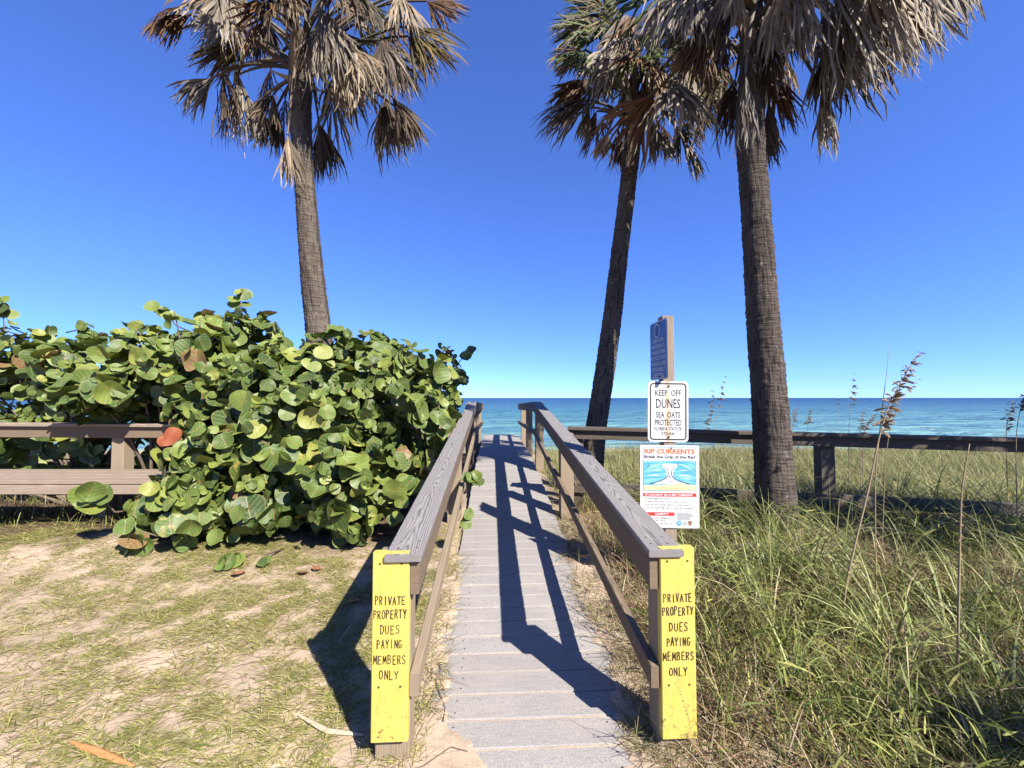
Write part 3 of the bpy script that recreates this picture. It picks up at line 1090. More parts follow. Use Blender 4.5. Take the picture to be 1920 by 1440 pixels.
def frond(root, C, H, tip, cls, r, spread=1.0, droop=.6, arch=.15, nseg=42, bare=False):
    """fan leaf: curved stalk from C to hub H, split blade from the hub towards tip"""
    C = Vector(C); H = Vector(H); tip = Vector(tip)
    V = []; Fq = []; Cc = []
    ca, cb = [np.array(c) for c in CLS[cls]]
    # stalk
    mid = (C + H) / 2 + Vector((0, 0, (H - C).length * arch))
    pts = []
    for k in range(7):
        f = k / 6
        pts.append(C * (1 - f) ** 2 + mid * 2 * f * (1 - f) + H * f * f)
    A0 = (pts[-1] - pts[-2]).normalized()
    n = 5
    a = None
    for i, p in enumerate(pts):
        d = (pts[min(i + 1, 6)] - pts[max(i - 1, 0)]).normalized()
        a = d.orthogonal().normalized() if a is None else (a - d * a.dot(d)).normalized()
        b = d.cross(a); rad = .030 - .017 * i / 6
        for k in range(n):
            th = 2 * math.pi * k / n
            V.append(p + (a * math.cos(th) + b * math.sin(th)) * rad)
            Cc.append(ca * .85 + .04)
    for i in range(6):
        for k in range(n):
            Fq.append((i * n + k, i * n + (k + 1) % n, (i + 1) * n + (k + 1) % n, (i + 1) * n + k))
    # blade
    L = (tip - H).length
    A = (tip - H).normalized()
    ref = Vector((r.uniform(-.6, .6), -1, r.uniform(-.2, .9)))
    Nn = (ref - A * ref.dot(A)).normalized()
    B = Nn.cross(A).normalized()
    g = Vector((0, 0, -1))
    dphi = 2 * spread / nseg
    KS = (0, .16, .34, .52, .70, .86, 1.0)
    for j in range(nseg):
        if r.random() < .12: continue
        ph = -spread + dphi * (j + .5) + r.uniform(-.3, .3) * dphi
        D = (A * math.cos(ph) + B * math.sin(ph) + Nn * r.uniform(-.12, .12) - Nn * .25 * abs(ph) / spread).normalized()
        ln = L * (.72 + .28 * math.cos(ph)) * r.uniform(.78, 1.08)
        if r.random() < .08: ln *= r.uniform(.4, .8)
        dr = droop * r.uniform(.5, 1.5)
        side_w = Vector((r.uniform(-.6, .6), r.uniform(-.6, .6), r.uniform(-.2, .35)))
        wmax = max(ln * .44 * dphi * .85, .015) * r.uniform(.6, 1.35)
        p = H.copy(); base = len(V); tint = r.choice((.55, .8, 1.0, 1.25, 1.5)) * r.uniform(.85, 1.15)
        mixr = r.random()
        pu = 0
        tw = r.uniform(-1.1, 1.1)
        for q, u in enumerate(KS):
            dd = (D + g * dr * (max(u - .22, 0) * 1.7) ** 1.4 + side_w * max(u - .35, 0)).normalized()
            if u > .3: dd = (dd + Vector((r.uniform(-.22, .22), r.uniform(-.22, .22), r.uniform(-.16, .16)))).normalized()
            p = p + dd * ln * (u - pu); pu = u
            sd = dd.cross(Nn)
            if sd.length < 1e-3: sd = B.copy()
            sd.normalize()
            nn = sd.cross(dd).normalized()
            w = wmax * min(u / .40, 1.0) if u < .5 else wmax * (1 - ((u - .5) / .5) ** 1.5) + .0015
            w = max(w, .0015)
            th = tw * max(u - .4, 0) * 2.2
            sd2 = sd * math.cos(th) + nn * math.sin(th)
            V += [p - sd2 * w, p + nn * w * .45, p + sd2 * w]
            cc = (ca * (1 - u) + cb * u) if mixr > .25 else (ca * .8 + cb * .2)
            cc = cc * tint
            Cc += [cc, cc * .92, cc]
        for q in range(len(KS) - 1):
            b0 = base + q * 3
            Fq.append((b0, b0 + 1, b0 + 4, b0 + 3)); Fq.append((b0 + 1, b0 + 2, b0 + 5, b0 + 4))
    np_mesh('frond', np.array([tuple(v) for v in V]), np.array(Fq), M['frond'], root, col=np.clip(np.array(Cc), 0, 1))


def trunk_mesh(root, axis, rad, mat, r, seed):
    """axis: points bottom..top ; rad: matching radii"""
    axis = [Vector(a) for a in axis]
    zs = [a.z for a in axis]
    nr = 230; ns = 28
    zz = np.linspace(zs[0], zs[-1], nr)
    ax = np.interp(zz, zs, [a.x for a in axis]); ay = np.interp(zz, zs, [a.y for a in axis]); rr = np.interp(zz, zs, rad)
    ker = np.hanning(25); ker /= ker.sum()
    sm = lambda q: np.convolve(np.pad(q, 12, mode='edge'), ker, 'valid')
    ax, ay, rr = sm(ax), sm(ay), sm(rr)
    th = np.linspace(0, 2 * np.pi, ns, endpoint=False)
    Z, T = np.meshgrid(zz, th, indexing='ij')
    # leaf scars: stepped rings broken up round the stem
    ph = Z * 16 + 1.6 * fbm(np.cos(T) * 1.3 + Z * .7, np.sin(T) * 1.3 + 5, seed)
    saw = (ph % 1.0)
    R = rr[:, None] * (1 + .055 * (1 - saw) ** 2 + .07 * (fbm(np.cos(T) * 2 + 9, Z * 2.2 + np.sin(T) * 2, seed + 1) - .47)) + .022 * (fbm(T * 6, Z * 30, seed + 2, 2) - .4)
    X = ax[:, None] + R * np.cos(T); Y = ay[:, None] + R * np.sin(T)
    V = np.stack([X.ravel(), Y.ravel(), Z.ravel()], 1)
    I = np.arange(nr * ns).reshape(nr, ns); J = np.roll(I, -1, axis=1)
    Q = np.stack([I[:-1].ravel(), J[:-1].ravel(), J[1:].ravel(), I[1:].ravel()], 1)
    uv = np.stack([(T / (2 * np.pi)).ravel(), Z.ravel()], 1)
    np_mesh('trunk', V, Q, mat, root, smooth=True, uv=uv)


def boot(root, p, d, L, r):
    """old split leaf base sticking out under the crown"""
    m = MB()
    p = Vector(p); d = Vector(d).normalized()
    s = d.cross(Vector((0, 0, 1)))
    s = s.normalized() if s.length > .05 else Vector((1, 0, 0))
    n = s.cross(d)
    row = []
    for k in range(5):
        f = k / 4; w = .075 * (1 - f) + .018; q = p + d * L * f + Vector((0, 0, .10 * L * f * f))
        row.append([q - s * w, q + n * w * .35, q + s * w, q - n * w * .25])
    for k in range(4):
        for i in range(4):
            j = (i + 1) % 4
            m.face([row[k][i], row[k][j], row[k + 1][j], row[k + 1][i]])
    m.face(row[4]); m.face(row[0][::-1])
    return m.build('leaf_base', M['post'] if r.random() < .5 else M['rail'], root)


def palm(label, axis, rad, mat, crown_h, fronds, seed, Y, nrand=16, rlen=(1.0, 1.5), group='palms above the dune', classes=('gray', 'tan', 'brown', 'dark', 'green', 'olive'), elr=(-30, 75), drp=1.0, pl=1.0, sunny=9):
    r = random.Random(seed)
    root = empty('palm_tree', axis[0], label, 'palm', group)
    trunk_mesh(root, axis, rad, mat, r, seed)
    top = Vector(axis[-1])
    for i in range(12):
        a = r.uniform(0, 6.28); zf = r.uniform(-.45, .25)
        d = Vector((math.cos(a), math.sin(a), r.uniform(.4, 1.3)))
        boot(root, top + Vector((math.cos(a) * rad[-1] * .8, math.sin(a) * rad[-1] * .8, zf)), d, r.uniform(.18, .42), r)
    for fr_ in fronds:
        hx, hy, tx, ty, cls = fr_[:5]
        dy = fr_[5] if len(fr_) > 5 else r.uniform(-.5, .5)
        sp = fr_[6] if len(fr_) > 6 else .85
        drp_ = fr_[7] if len(fr_) > 7 else .7
        H = P(hx, hy, Y + dy); T = P(tx, ty, Y + dy + r.uniform(-.15, .15))
        a = math.atan2(H.y - top.y, H.x - top.x)
        C = top + Vector((math.cos(a) * rad[-1] * .7, math.sin(a) * rad[-1] * .7, r.uniform(-.25, .35)))
        frond(root, C, H, T, cls, r, spread=sp, droop=drp_, arch=.18)
        if sp > .32 and r.random() < .9:                                   # a second older blade tangled with it
            J = Vector((r.uniform(-.16, .16), r.uniform(-.2, .3), r.uniform(-.08, .14)))
            frond(root, C, H + J, T + J * .4 + Vector((r.uniform(-.15, .15), 0, r.uniform(-.1, .12))), r.choice((cls, 'dark', 'gray')), r, spread=sp * r.uniform(.8, 1.1), droop=drp_ * 1.2, arch=.14)
    for i in range(sunny):                              # dead skirt on the sunny side, shading the stem
        az = math.atan2(SUNV.y, SUNV.x) + r.uniform(-.75, .75); el = math.radians(r.uniform(-25, 30))
        d = Vector((math.cos(az) * math.cos(el), math.sin(az) * math.cos(el), math.sin(el)))
        C = top + Vector((d.x * rad[-1] * .7, d.y * rad[-1] * .7, r.uniform(-.1, .4)))
        H = C + d * r.uniform(.5, 1.15)
        frond(root, C, H, H + (d * .5 + Vector((0, 0, -.8))).normalized() * r.uniform(.6, 1.0), r.choice(('dark', 'gray', 'brown', 'tan')), r, spread=r.uniform(.8, 1.2), droop=r.uniform(.7, 1.2), arch=.12)
    for i in range(nrand):
        az = 2 * math.pi * (i * .618 + r.uniform(-.06, .06)); el = math.radians(r.uniform(*elr))
        d = Vector((math.cos(az) * math.cos(el), math.sin(az) * math.cos(el), math.sin(el)))
        Lp = r.uniform(.75, 1.15) * pl
        C = top + Vector((d.x * rad[-1] * .7, d.y * rad[-1] * .7, r.uniform(.1, .45)))
        H = C + d * Lp
        out = (d + Vector((0, 0, -.55 * r.uniform(.4, 1.4) * drp))).normalized()
        cls = r.choice(classes if el < .6 else ('green', 'olive', 'green', 'tan'))
        frond(root, C, H, H + out * r.uniform(*rlen) * .72, cls, r, spread=r.uniform(.9, 1.35), droop=r.uniform(.5, 1.1) * drp, arch=.12)
    return root


def axis_px(pts, Y):
    """trunk axis from photo pixels at depth Y"""
    return [P(x, y, Y) for x, y in pts]


# left palm behind the shrub
YL = 5.5
ax = axis_px([(600, 640), (588, 540), (578, 430), (568, 300), (563, 200), (565, 110)], YL)
ax = [Vector((ax[0].x + .12, YL, .1))] + ax
FL = [
    (345, 8, 248, 55, 'brown', -.3, .55, .5), (418, -8, 392, 95, 'gray', -.5, .75, .9), (450, -5, 420, 70, 'tan', -.2, .8, .9),
    (462, 68, 345, 108, 'olive', .3, .55, .4), (405, 142, 310, 188, 'gray', .1, .5, .6), (447, 140, 438, 268, 'gray', .2, .38, .8),
    (512, 178, 470, 232, 'dark', .2, .7, .6), (514, 212, 492, 292, 'dark', .4, .6, .6), (539, 252, 551, 352, 'tan', -.45, .3, .9),
    (598, 232, 616, 328, 'dark', .5, .45, .8), (604, 18, 655, 150, 'gray', -.6, .6, .9), (535, -15, 565, 60, 'tan', -.5, .8, .9),
    (716, 82, 738, 182, 'gray', -.3, .75, 1.0), (622, 132, 682, 195, 'brown', .4, .6, .7), (722, 182, 738, 295, 'dark', .1, .5, .7),
    (735, 182, 792, 270, 'dark', -.1, .4, .6), (765, 68, 862, 118, 'olive', .1, .8, .4), (800, 2, 872, 32, 'brown', .3, .7, .4),
    (682, -5, 694, 70, 'gray', -.4, .8, .9), (748, -12, 792, 68, 'tan', -.2, .8, .8), (500, 40, 470, 110, 'dark', .5, .8, .8), (640, 60, 660, 150, 'dark', .6, .9, .8),
    (700, 30, 770, 90, 'brown', .6, .9, .6),
]
palm('slender palm with dead hanging fronds rising behind the leafy shrub', ax, [.21, .175, .16, .142, .13, .145, .17], M['bark'], 0, FL, 21, YL, nrand=20, sunny=7)

# middle palm behind the fence
YM = 5.5
ax = axis_px([(1112, 850), (1118, 800), (1135, 690), (1150, 580), (1162, 470), (1176, 360), (1186, 270), (1195, 200)], YM)
ax = [Vector((ax[0].x - .03, YM, -.05))] + ax
FM = [
    (1112, 58, 1022, 62, 'green', 0, .75, .3), (1120, 20, 1060, -10, 'green', .1, .9, .3), (1098, 158, 1016, 188, 'brown', .2, .55, .5),
    (1112, 192, 1000, 214, 'gray', -.2, .5, .8), (1106, 202, 1090, 275, 'gray', .1, .4, .7), (1138, 250, 1112, 298, 'tan', -.2, .4, .6),
    (1160, 240, 1163, 318, 'dark', -.2, .18, .9), (1228, 240, 1262, 302, 'gray', -.3, .5, .7), (1282, 262, 1331, 332, 'gray', -.3, .3, .8),
    (1160, 100, 1075, 140, 'gray', -.5, .8, 1.0), (1150, 150, 1090, 170, 'dark', .4, .7, .8), (1180, 60, 1140, 130, 'tan', -.4, .8, 1.0),
    (1240, 150, 1260, 205, 'brown', -.3, .7, .8), (1290, 120, 1280, 205, 'brown', -.1, .8, .7), (1300, 150, 1310, 235, 'gray', -.4, .8, .8),
    (1330, 150, 1350, 220, 'gray', -.1, .7, .8), (1260, 60, 1300, 130, 'dark', .3, .9, .8), (1220, 90, 1245, 170, 'tan', -.4, .8, .9),
    (1190, 30, 1180, 100, 'brown', -.5, 1.0, .8), (1250, 10, 1290, 70, 'dark', 0, 1.0, .8), (1130, 120, 1150, 190, 'dark', .3, .9, .9), (1080, 110, 1035, 130, 'olive', .3, .6, .4),
]
palm('leaning palm with grey shaggy crown standing behind the fence beside the sign post', ax, [.165, .15, .145, .14, .13, .12, .115, .12, .14], M['bark'], 0, FM, 33, YM, nrand=20, sunny=2, pl=.8, rlen=(.75, 1.15))

# right palm in front of the fence
YR = 3.95
ax = axis_px([(1452, 900), (1443, 750), (1432, 620), (1422, 470), (1412, 330), (1404, 230), (1416, 130), (1420, 40)], YR)
ax = [Vector((ax[0].x + .02, YR, .0))] + ax
FR = [
    (1462, -20, 1485, 110, 'gray', -.5, .6, .9), (1500, -30, 1540, 110, 'gray', -.6, .6, .8), (1545, -10, 1650, 185, 'gray', -.3, .4, .6),
    (1560, -40, 1690, 150, 'gray', -.5, .45, .6), (1640, -40, 1725, 130, 'tan', -.2, .5, .6), (1720, -40, 1785, 100, 'gray', -.1, .5, .6),
    (1780, -60, 1850, 48, 'gray', 0, .55, .5), (1545, 112, 1580, 200, 'brown', .2, .75, .5), (1541, 170, 1562, 285, 'gray', .2, .08, .8),
    (1440, 130, 1508, 245, 'brown', .3, .5, .5), (1398, 140, 1432, 268, 'gray', -.4, .22, .8), (1380, 145, 1362, 262, 'dark', .35, .25, .7),
    (1442, 190, 1455, 312, 'dark', .3, .2, .7), (1335, 50, 1262, 140, 'brown', -.3, .6, .6), (1340, 0, 1270, 60, 'gray', -.5, .8, .8),
    (1600, -60, 1640, 60, 'dark', .2, .7, .6), (1480, 40, 1530, 120, 'olive', .5, .9, .5), (1680, -70, 1740, 60, 'dark', .3, .6, .6), (1310, -20, 1230, 40, 'gray', -.6, .8, .9),
    (1380, -30, 1370, 50, 'tan', -.7, .6, .9),
    (1350, 60, 1310, 160, 'dark', .4, .8, .7),
]
palm('thickest palm with ringed trunk and broad dead fronds in front of the fence', ax, [.20, .172, .158, .147, .138, .13, .13, .14, .16], M['bark_dark'], 0, FR, 45, YR, nrand=18, sunny=4, rlen=(1.1, 1.6))

# two more palms of the same row, outside the picture to the right; their shade falls on the fence and the near grass
palm('low palm standing outside the picture to the right, shading the fence', [Vector((6.0, 2.1, .0)), Vector((5.97, 2.1, 1.6)), Vector((5.95, 2.1, 3.0))], [.25, .2, .2], M['bark'], 0, [], 51, 1.0, nrand=34, elr=(-40, 50), rlen=(.6, .95), pl=.62, sunny=0)
palm('palm standing outside the picture behind the camera, shading the near grass', [Vector((6.8, -4.2, -.2)), Vector((6.75, -4.15, 2.5)), Vector((6.7, -4.1, 4.7))], [.25, .2, .2], M['bark'], 0, [], 57, -2.0, nrand=34, elr=(-50, 60))

# ------------------------------------------------------------------ sea grape shrub
def leaf_profile(n=26, kidney=.22):
    pts = []
    for k in range(n):
        a = -math.pi / 2 + 2 * math.pi * k / n
        rr = 1.0
        da = abs(((a + math.pi / 2 + math.pi) % (2 * math.pi)) - math.pi)
        rr -= kidney * math.exp(-(da / .28) ** 2)
        rr += .05 * math.sin(3 * a + 1)
        pts.append((rr * math.cos(a) * 1.04, rr * math.sin(a)))
    return pts


def leaf_geo(r):
    """returns verts(list), faces, uvs per vertex: a round leathery leaf in its own plane, stalk notch at -y"""
    n = 22
    prof = leaf_profile(n, r.uniform(.15, .35))
    cup = r.uniform(-.25, .45); fold = r.uniform(-.08, .55); curl = r.uniform(-.4, .4); wav = r.uniform(.03, .16); ph = r.uniform(0, 6.28)
    V = []; UV = []
    def add(x, y):
        rad = math.hypot(x, y)
        z = cup * rad * rad * .6 + fold * abs(x) * .8 + curl * y * abs(y) * .6 + wav * math.sin(3 * math.atan2(y, x) + ph) * rad ** 2
        V.append((x, y, z)); UV.append((x, y))
    add(0, -.15)
    for f in (.5, 1.0):
        for x, y in prof: add(x * f, y * f - .15 * (1 - f))
    F = [(0, 1 + k, 1 + (k + 1) % n) for k in range(n)]
    for k in range(n):
        k2 = (k + 1) % n
        F.append((1 + k, 1 + n + k, 1 + n + k2, 1 + k2))
    return V, F, UV


rl = random.Random(77)
VAR = [leaf_geo(rl) for _ in range(18)]
EL = [  # centre, radii, amount of leaves
    ((-2.30, 4.15, 1.02), (1.28, .78, 1.0), 560),
    ((-1.38, 4.85, 1.40), (.72, .85, .93), 300),
    ((-1.12, 6.0, 1.58), (.52, .85, .78), 200),
    ((-5.9, 5.45, 1.76), (2.3, .75, .84), 430),
    ((-3.65, 4.85, 1.86), (1.45, .85, .78), 420),
    ((-2.04, 4.75, 1.72), (.95, .8, .74), 230),
    ((-2.95, 3.72, .52), (.68, .42, .42), 150),
    ((-1.50, 3.62, .62), (.46, .36, .50), 80),
    ((-6.2, 5.25, .85), (2.5, .45, .75), 300),
    ((-4.6, 4.35, 1.62), (.55, .45, .35), 45),
    ((-3.3, 6.0, 1.35), (2.6, .8, .95), 200),
]
LEAF = []     # (centre, normal, size)


def gv(k=1.0): return Vector((rl.gauss(0, k), rl.gauss(0, k), rl.gauss(0, k)))


def leaf_ok(p, ei):
    if p.z < float(ground_z(p.x, p.y)) + .07: return False
    s_, t_ = st_of(p.x, p.y)
    if s_ > -.62 and p.z < float(rail_z(t_)) + .05: return False
    if s_ > -.45: return False
    if p.x < -3.75 and p.y < 4.72 and p.z < 1.26 and ei != 6: return False
    return True


TIPS = []
for ei, (c, rd, cnt) in enumerate(EL):
    c = Vector(c); made = 0; tries = 0
    while made < cnt * 2.3 and tries < cnt * 16:
        tries += 1
        d = gv().normalized()
        if d.y > .45 and rl.random() < .75: continue
        dep = rl.choice((1.0, 1.0, .95, .85, .7, .55)) * rl.uniform(.88, 1.12)
        tip = Vector((c.x + d.x * rd[0] * dep, c.y + d.y * rd[1] * dep, c.z + d.z * rd[2] * dep))
        if any(sum(((tip[k] - q[0][k]) / (q[1][k] * .72)) ** 2 for k in range(3)) < 1 for jj, q in enumerate(EL) if jj != ei): continue
        if dep > .78 and math.sin(tip.x * 4.3 + 1.1) * math.sin(tip.z * 5.1 + tip.y) + .5 * math.sin(tip.x * 9.7 + tip.z * 7.3) < -.17: continue     # hollows between the boughs
        if not leaf_ok(tip, ei): continue
        axis = (Vector((d.x / rd[0], d.y / rd[1], d.z / rd[2])).normalized() + Vector((0, -.15, .5)) + gv(.3)).normalized()
        TIPS.append((tip, axis))
        big_s = rl.choice((.07, .085, .095, .11, .125)) * (1.15 if dep < .7 else 1.0) * (.85 if tip.y > 5.6 else 1.0)
        for k in range(rl.randint(3, 6)):               # leaves set round a twig end
            a = gv(); a = (a - axis * a.dot(axis)).normalized()
            f = rl.random()
            p = tip - axis * (.20 * f) + a * big_s * rl.uniform(.6, 1.15)
            if not leaf_ok(p, ei): continue
            n_ = (axis * rl.uniform(.1, .8) + a * rl.uniform(-.2, 1.0) + SUNV * rl.uniform(0, .5) + gv(.33)).normalized()
            LEAF.append((p, n_, big_s * rl.uniform(.55, 1.15) * (.75 + .4 * f))); made += 1
# sprigs that stand out of the outline in the photo
SPR = [((455, 600, 4.6), (447, 545, 4.6), 7, .075), ((8, 620, 4.8), (4, 565, 4.8), 5, .09), ((455, 1045, 3.35), (418, 1052, 3.18), 4, .062),
       ((500, 1040, 3.35), (488, 1048, 3.25), 2, .05), ((215, 960, 3.55), (172, 922, 3.42), 4, .10), ((870, 925, 4.05), (893, 890, 4.0), 6, .075),
       ((862, 990, 3.4), (872, 965, 3.35), 3, .05), ((330, 610, 4.6), (300, 575, 4.6), 6, .075), ((860, 680, 6.0), (884, 655, 6.0), 5, .085), ((740, 930, 3.6), (770, 905, 3.7), 5, .10),
       ((90, 860, 4.75), (60, 835, 4.7), 5, .10), ((170, 870, 4.8), (140, 845, 4.72), 3, .10)]
TW = []
for a, b, n_l, sz in SPR:
    A = P(*a); B = P(*b)
    TW.append((A, B))
    for k in range(n_l):
        f = .35 + .65 * (k + 1) / n_l
        q = A.lerp(B, f) + Vector((rl.uniform(-1, 1), rl.uniform(-1, 1), rl.uniform(-.6, .6))) * sz * .9
        n_ = (SUNV * .5 + Vector((0, -.6, .3)) + Vector((rl.gauss(0, 1), rl.gauss(0, 1), rl.gauss(0, 1))) * .35).normalized()
        LEAF.append((q, n_, sz * rl.uniform(.75, 1.1)))


def leaf_matrix(p, n_, sz):
    up = Vector((rl.gauss(0, .6), rl.gauss(0, .3), 1 if rl.random() < .35 else -1))     # tips mostly hang
    y = (up - n_ * up.dot(n_)).normalized()
    x = y.cross(n_).normalized()
    Mx = Matrix(((x.x, y.x, n_.x, p.x), (x.y, y.y, n_.y, p.y), (x.z, y.z, n_.z, p.z), (0, 0, 0, 1)))
    return Mx @ Matrix.Diagonal((sz * rl.uniform(.9, 1.08), sz, sz, 1))


MATS = [leaf_matrix(*l) for l in LEAF]
# which leaves show largest: coarse visibility count from the viewpoint
vw, vh = 480, 360
zb = np.full((vh, vw), 1e9); ib = np.full((vh, vw), -1)
order = []
for i, (p, n_, sz) in enumerate(LEAF):
    rel = p - Vector((0, 0, CAMZ))
    dep = rel.y * CT + rel.z * ST
    u = rel.x / dep; v = (rel.z * CT - rel.y * ST) / dep
    cx = vw / 2 + u * FPX / 4; cy = vh / 2 - v * FPX / 4
    vdir = rel.normalized()
    rx = sz / dep * FPX / 4; k = max(abs(n_.dot(vdir)), .2)
    ry = rx * math.sqrt(k)
    x0, x1 = int(cx - rx), int(cx + rx) + 1; y0, y1 = int(cy - ry), int(cy + ry) + 1
    for yy in range(max(y0, 0), min(y1, vh)):
        for xx in range(max(x0, 0), min(x1, vw)):
            if ((xx - cx) / rx) ** 2 + ((yy - cy) / ry) ** 2 <= 1 and dep < zb[yy, xx]:
                zb[yy, xx] = dep; ib[yy, xx] = i
cnt = np.bincount(ib[ib >= 0].ravel(), minlength=len(LEAF))
big = set(np.argsort(-cnt)[:300].tolist())

bush = empty('sea_grape_shrub', (-2.6, 4.4, .2), 'large shrub of round leathery green leaves left of the boardwalk', 'shrub')
bo = bush.location.copy()
VM = []
for k, (V_, F_, U_) in enumerate(VAR):
    me = bpy.data.meshes.new('leaf'); me.from_pydata(V_, [], F_)
    ul = me.uv_layers.new(name='UVMap')
    idx = [vi for f in F_ for vi in f]
    ul.data.foreach_set('uv', [c for vi in idx for c in U_[vi]])
    at = me.attributes.new('rnd', 'FLOAT', 'POINT'); at.data.foreach_set('value', [k / 18.0] * len(V_))
    me.polygons.foreach_set('use_smooth', [True] * len(me.polygons))
    me.materials.append(M['leaf'])
    VM.append(me)
RV = []; RF3 = []; RU = []; RR = []
for i, Mx in enumerate(MATS):
    k = rl.randrange(18)
    if i in big:
        o = bpy.data.objects.new('leaf', VM[k]); COL.objects.link(o); o.parent = bush
        o.matrix_local = Matrix.Translation(-bo) @ Mx
    else:
        V_, F_, U_ = VAR[k]
        b = len(RV)
        RV += [tuple((Mx @ Vector(v)) - bo) for v in V_]
        RU += U_; RR += [rl.random()] * len(V_)
        RF3 += [tuple(b + q for q in f) for f in F_]
me = bpy.data.meshes.new('leaf_mass'); me.from_pydata(RV, [], RF3)
ul = me.uv_layers.new(name='UVMap')
idx = [vi for f in RF3 for vi in f]
ul.data.foreach_set('uv', [c for vi in idx for c in RU[vi]])
at = me.attributes.new('rnd', 'FLOAT', 'POINT'); at.data.foreach_set('value', RR)
me.polygons.foreach_set('use_smooth', [True] * len(me.polygons))
o = link('leaf_mass', me, M['leaf'], bush); o['kind'] = 'stuff'
# one dead red-brown leaf on the shrub and the branches
for q, sz in ((P(320, 818, 3.75), .09), (P(308, 826, 3.73), .06)):
    me = bpy.data.meshes.new('dead_leaf'); me.from_pydata(VAR[3][0], [], VAR[3][1])
    o = link('dead_leaf', me, M['red_leaf'], bush)
    o.matrix_local = Matrix.Translation(-bo) @ leaf_matrix(q, Vector((.2, -.8, .3)).normalized(), sz)
stems = [(-2.4, 4.5), (-1.7, 4.7), (-3.3, 4.6), (-5.6, 5.2), (-4.5, 5.0), (-1.2, 5.6)]
for tip, axis in rl.sample(TIPS, 150):
    b = min(stems, key=lambda q: (q[0] - tip.x) ** 2 + (q[1] - tip.y) ** 2 + rl.random() * .4)
    g0 = Vector((b[0] + rl.uniform(-.25, .25), b[1] + rl.uniform(-.15, .15), float(ground_z(b[0], b[1])) - .05))
    mid = tip - axis * .45 + Vector((rl.uniform(-.1, .1), rl.uniform(-.1, .1), rl.uniform(-.1, .1)))
    pts = [g0 * (1 - f) ** 2 + mid * 2 * f * (1 - f) + tip * f * f for f in [k / 7 for k in range(8)]]
    m = MB(); m.tube(pts, [.022 - .017 * k / 7 for k in range(8)], 5); m.build('branch', M['branch'], bush, True)
for A, B in TW:
    m = MB(); m.tube([A + Vector((0, .25, -.05)), A, A.lerp(B, .5) + Vector((0, 0, .02)), B], [.010, .008, .006, .003], 5); m.build('branch', M['branch'], bush, True)

# ------------------------------------------------------------------ grass
def ribbons(x, y, z, head, L, w, t0, bend, cb, ct, nseg=4, twist=0.6, pw=1.2):
    n = len(x)
    k = np.arange(nseg + 1) / nseg
    th = t0[:, None] + bend[:, None] * k[None, :] ** pw
    st = (L / nseg)[:, None]
    hr = np.concatenate([np.zeros((n, 1)), np.cumsum(np.sin(th[:, 1:]) * st, 1)], 1)
    vz = np.concatenate([np.zeros((n, 1)), np.cumsum(np.cos(th[:, 1:]) * st, 1)], 1)
    ch, sh = np.cos(head)[:, None], np.sin(head)[:, None]
    cx = x[:, None] + hr * ch; cy = y[:, None] + hr * sh; cz = z[:, None] + vz
    tw = RNG.uniform(-twist, twist, n)[:, None]
    sx_ = -sh * np.cos(tw) + 0 * hr; sy_ = ch * np.cos(tw) + 0 * hr; sz_ = np.sin(tw) + 0 * hr
    ww = (w / 2)[:, None] * np.maximum(1 - k[None, :] ** 2.2, .06) * np.minimum(.6 + 2 * k[None, :], 1)
    A = np.stack([cx - sx_ * ww, cy - sy_ * ww, cz - sz_ * ww], -1)
    B = np.stack([cx + sx_ * ww, cy + sy_ * ww, cz + sz_ * ww], -1)
    V = np.stack([A, B], 2).reshape(-1, 3)
    base = (np.arange(n) * (nseg + 1) * 2)[:, None] + (np.arange(nseg) * 2)[None, :]
    Q = np.stack([base, base + 1, base + 3, base + 2], -1).reshape(-1, 4)
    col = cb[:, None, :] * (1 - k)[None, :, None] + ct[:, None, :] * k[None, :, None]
    col = np.repeat(col, 2, axis=1).reshape(-1, 3)
    return V, Q, col


def join(parts):
    Vs, Qs, Cs = [], [], []; b = 0
    for v, q, c in parts:
        Vs.append(v); Qs.append(q + b); Cs.append(c); b += len(v)
    return np.concatenate(Vs), np.concatenate(Qs), np.concatenate(Cs)


def pal(n, cols, jit=.18, p=None):
    cols = np.array(cols); i = RNG.choice(len(cols), n, p=p)
    return cols[i] * (1 + RNG.uniform(-jit, jit, (n, 1)))


def scatter(n, x0, x1, y0, y1, dens):
    x = RNG.uniform(x0, x1, n); y = RNG.uniform(y0, y1, n)
    keep = RNG.random(n) < dens(x, y)
    return x[keep], y[keep]


U = RNG.uniform
# lawn on the left: thin running grass with bare sand between
def dl(x, y):
    s, t = st_of(x, y)
    f = fbm(x * 1.1 + y * .5, y * 2.2 - x * .5, 13, 4)
    d = sstep(.22, .58, f) * .8 + .25
    d = d * sstep(-.42, -.6, s) * sstep(4.15, 3.55, y + .25 * np.sin(x * 3))
    clump = fbm(x * 9, y * 9, 15, 3)
    return d * sstep(.22, .55, clump)


x, y = scatter(420000, -7.0, -.4, 1.35, 4.2, dl)
n = len(x); z = ground_z(x, y) - .003
run = U(0, 6.28, n); al = RNG.random(n) < .5; run = np.where(al, .45 + U(-.5, .5, n) + np.pi * (RNG.random(n) < .5), run)
cb = pal(n, [(.27, .29, .06), (.38, .37, .10), (.50, .44, .16), (.56, .46, .24), (.18, .23, .045)], p=[.27, .29, .22, .15, .07])
g1 = ribbons(x, y, z, run, U(.03, .085, n), U(.0025, .005, n), U(.7, 1.5, n), U(.1, .6, n), cb, cb * U(.9, 1.3, (n, 1)), 2)
# runners and dead straw lying on the sand
def ds(x, y):
    s, t = st_of(x, y)
    return np.clip(.35 + fbm(x * 2, y * 2, 19) * .7, 0, 1) * sstep(4.3, 3.6, y) * ((s < -.46) | (s > .5))


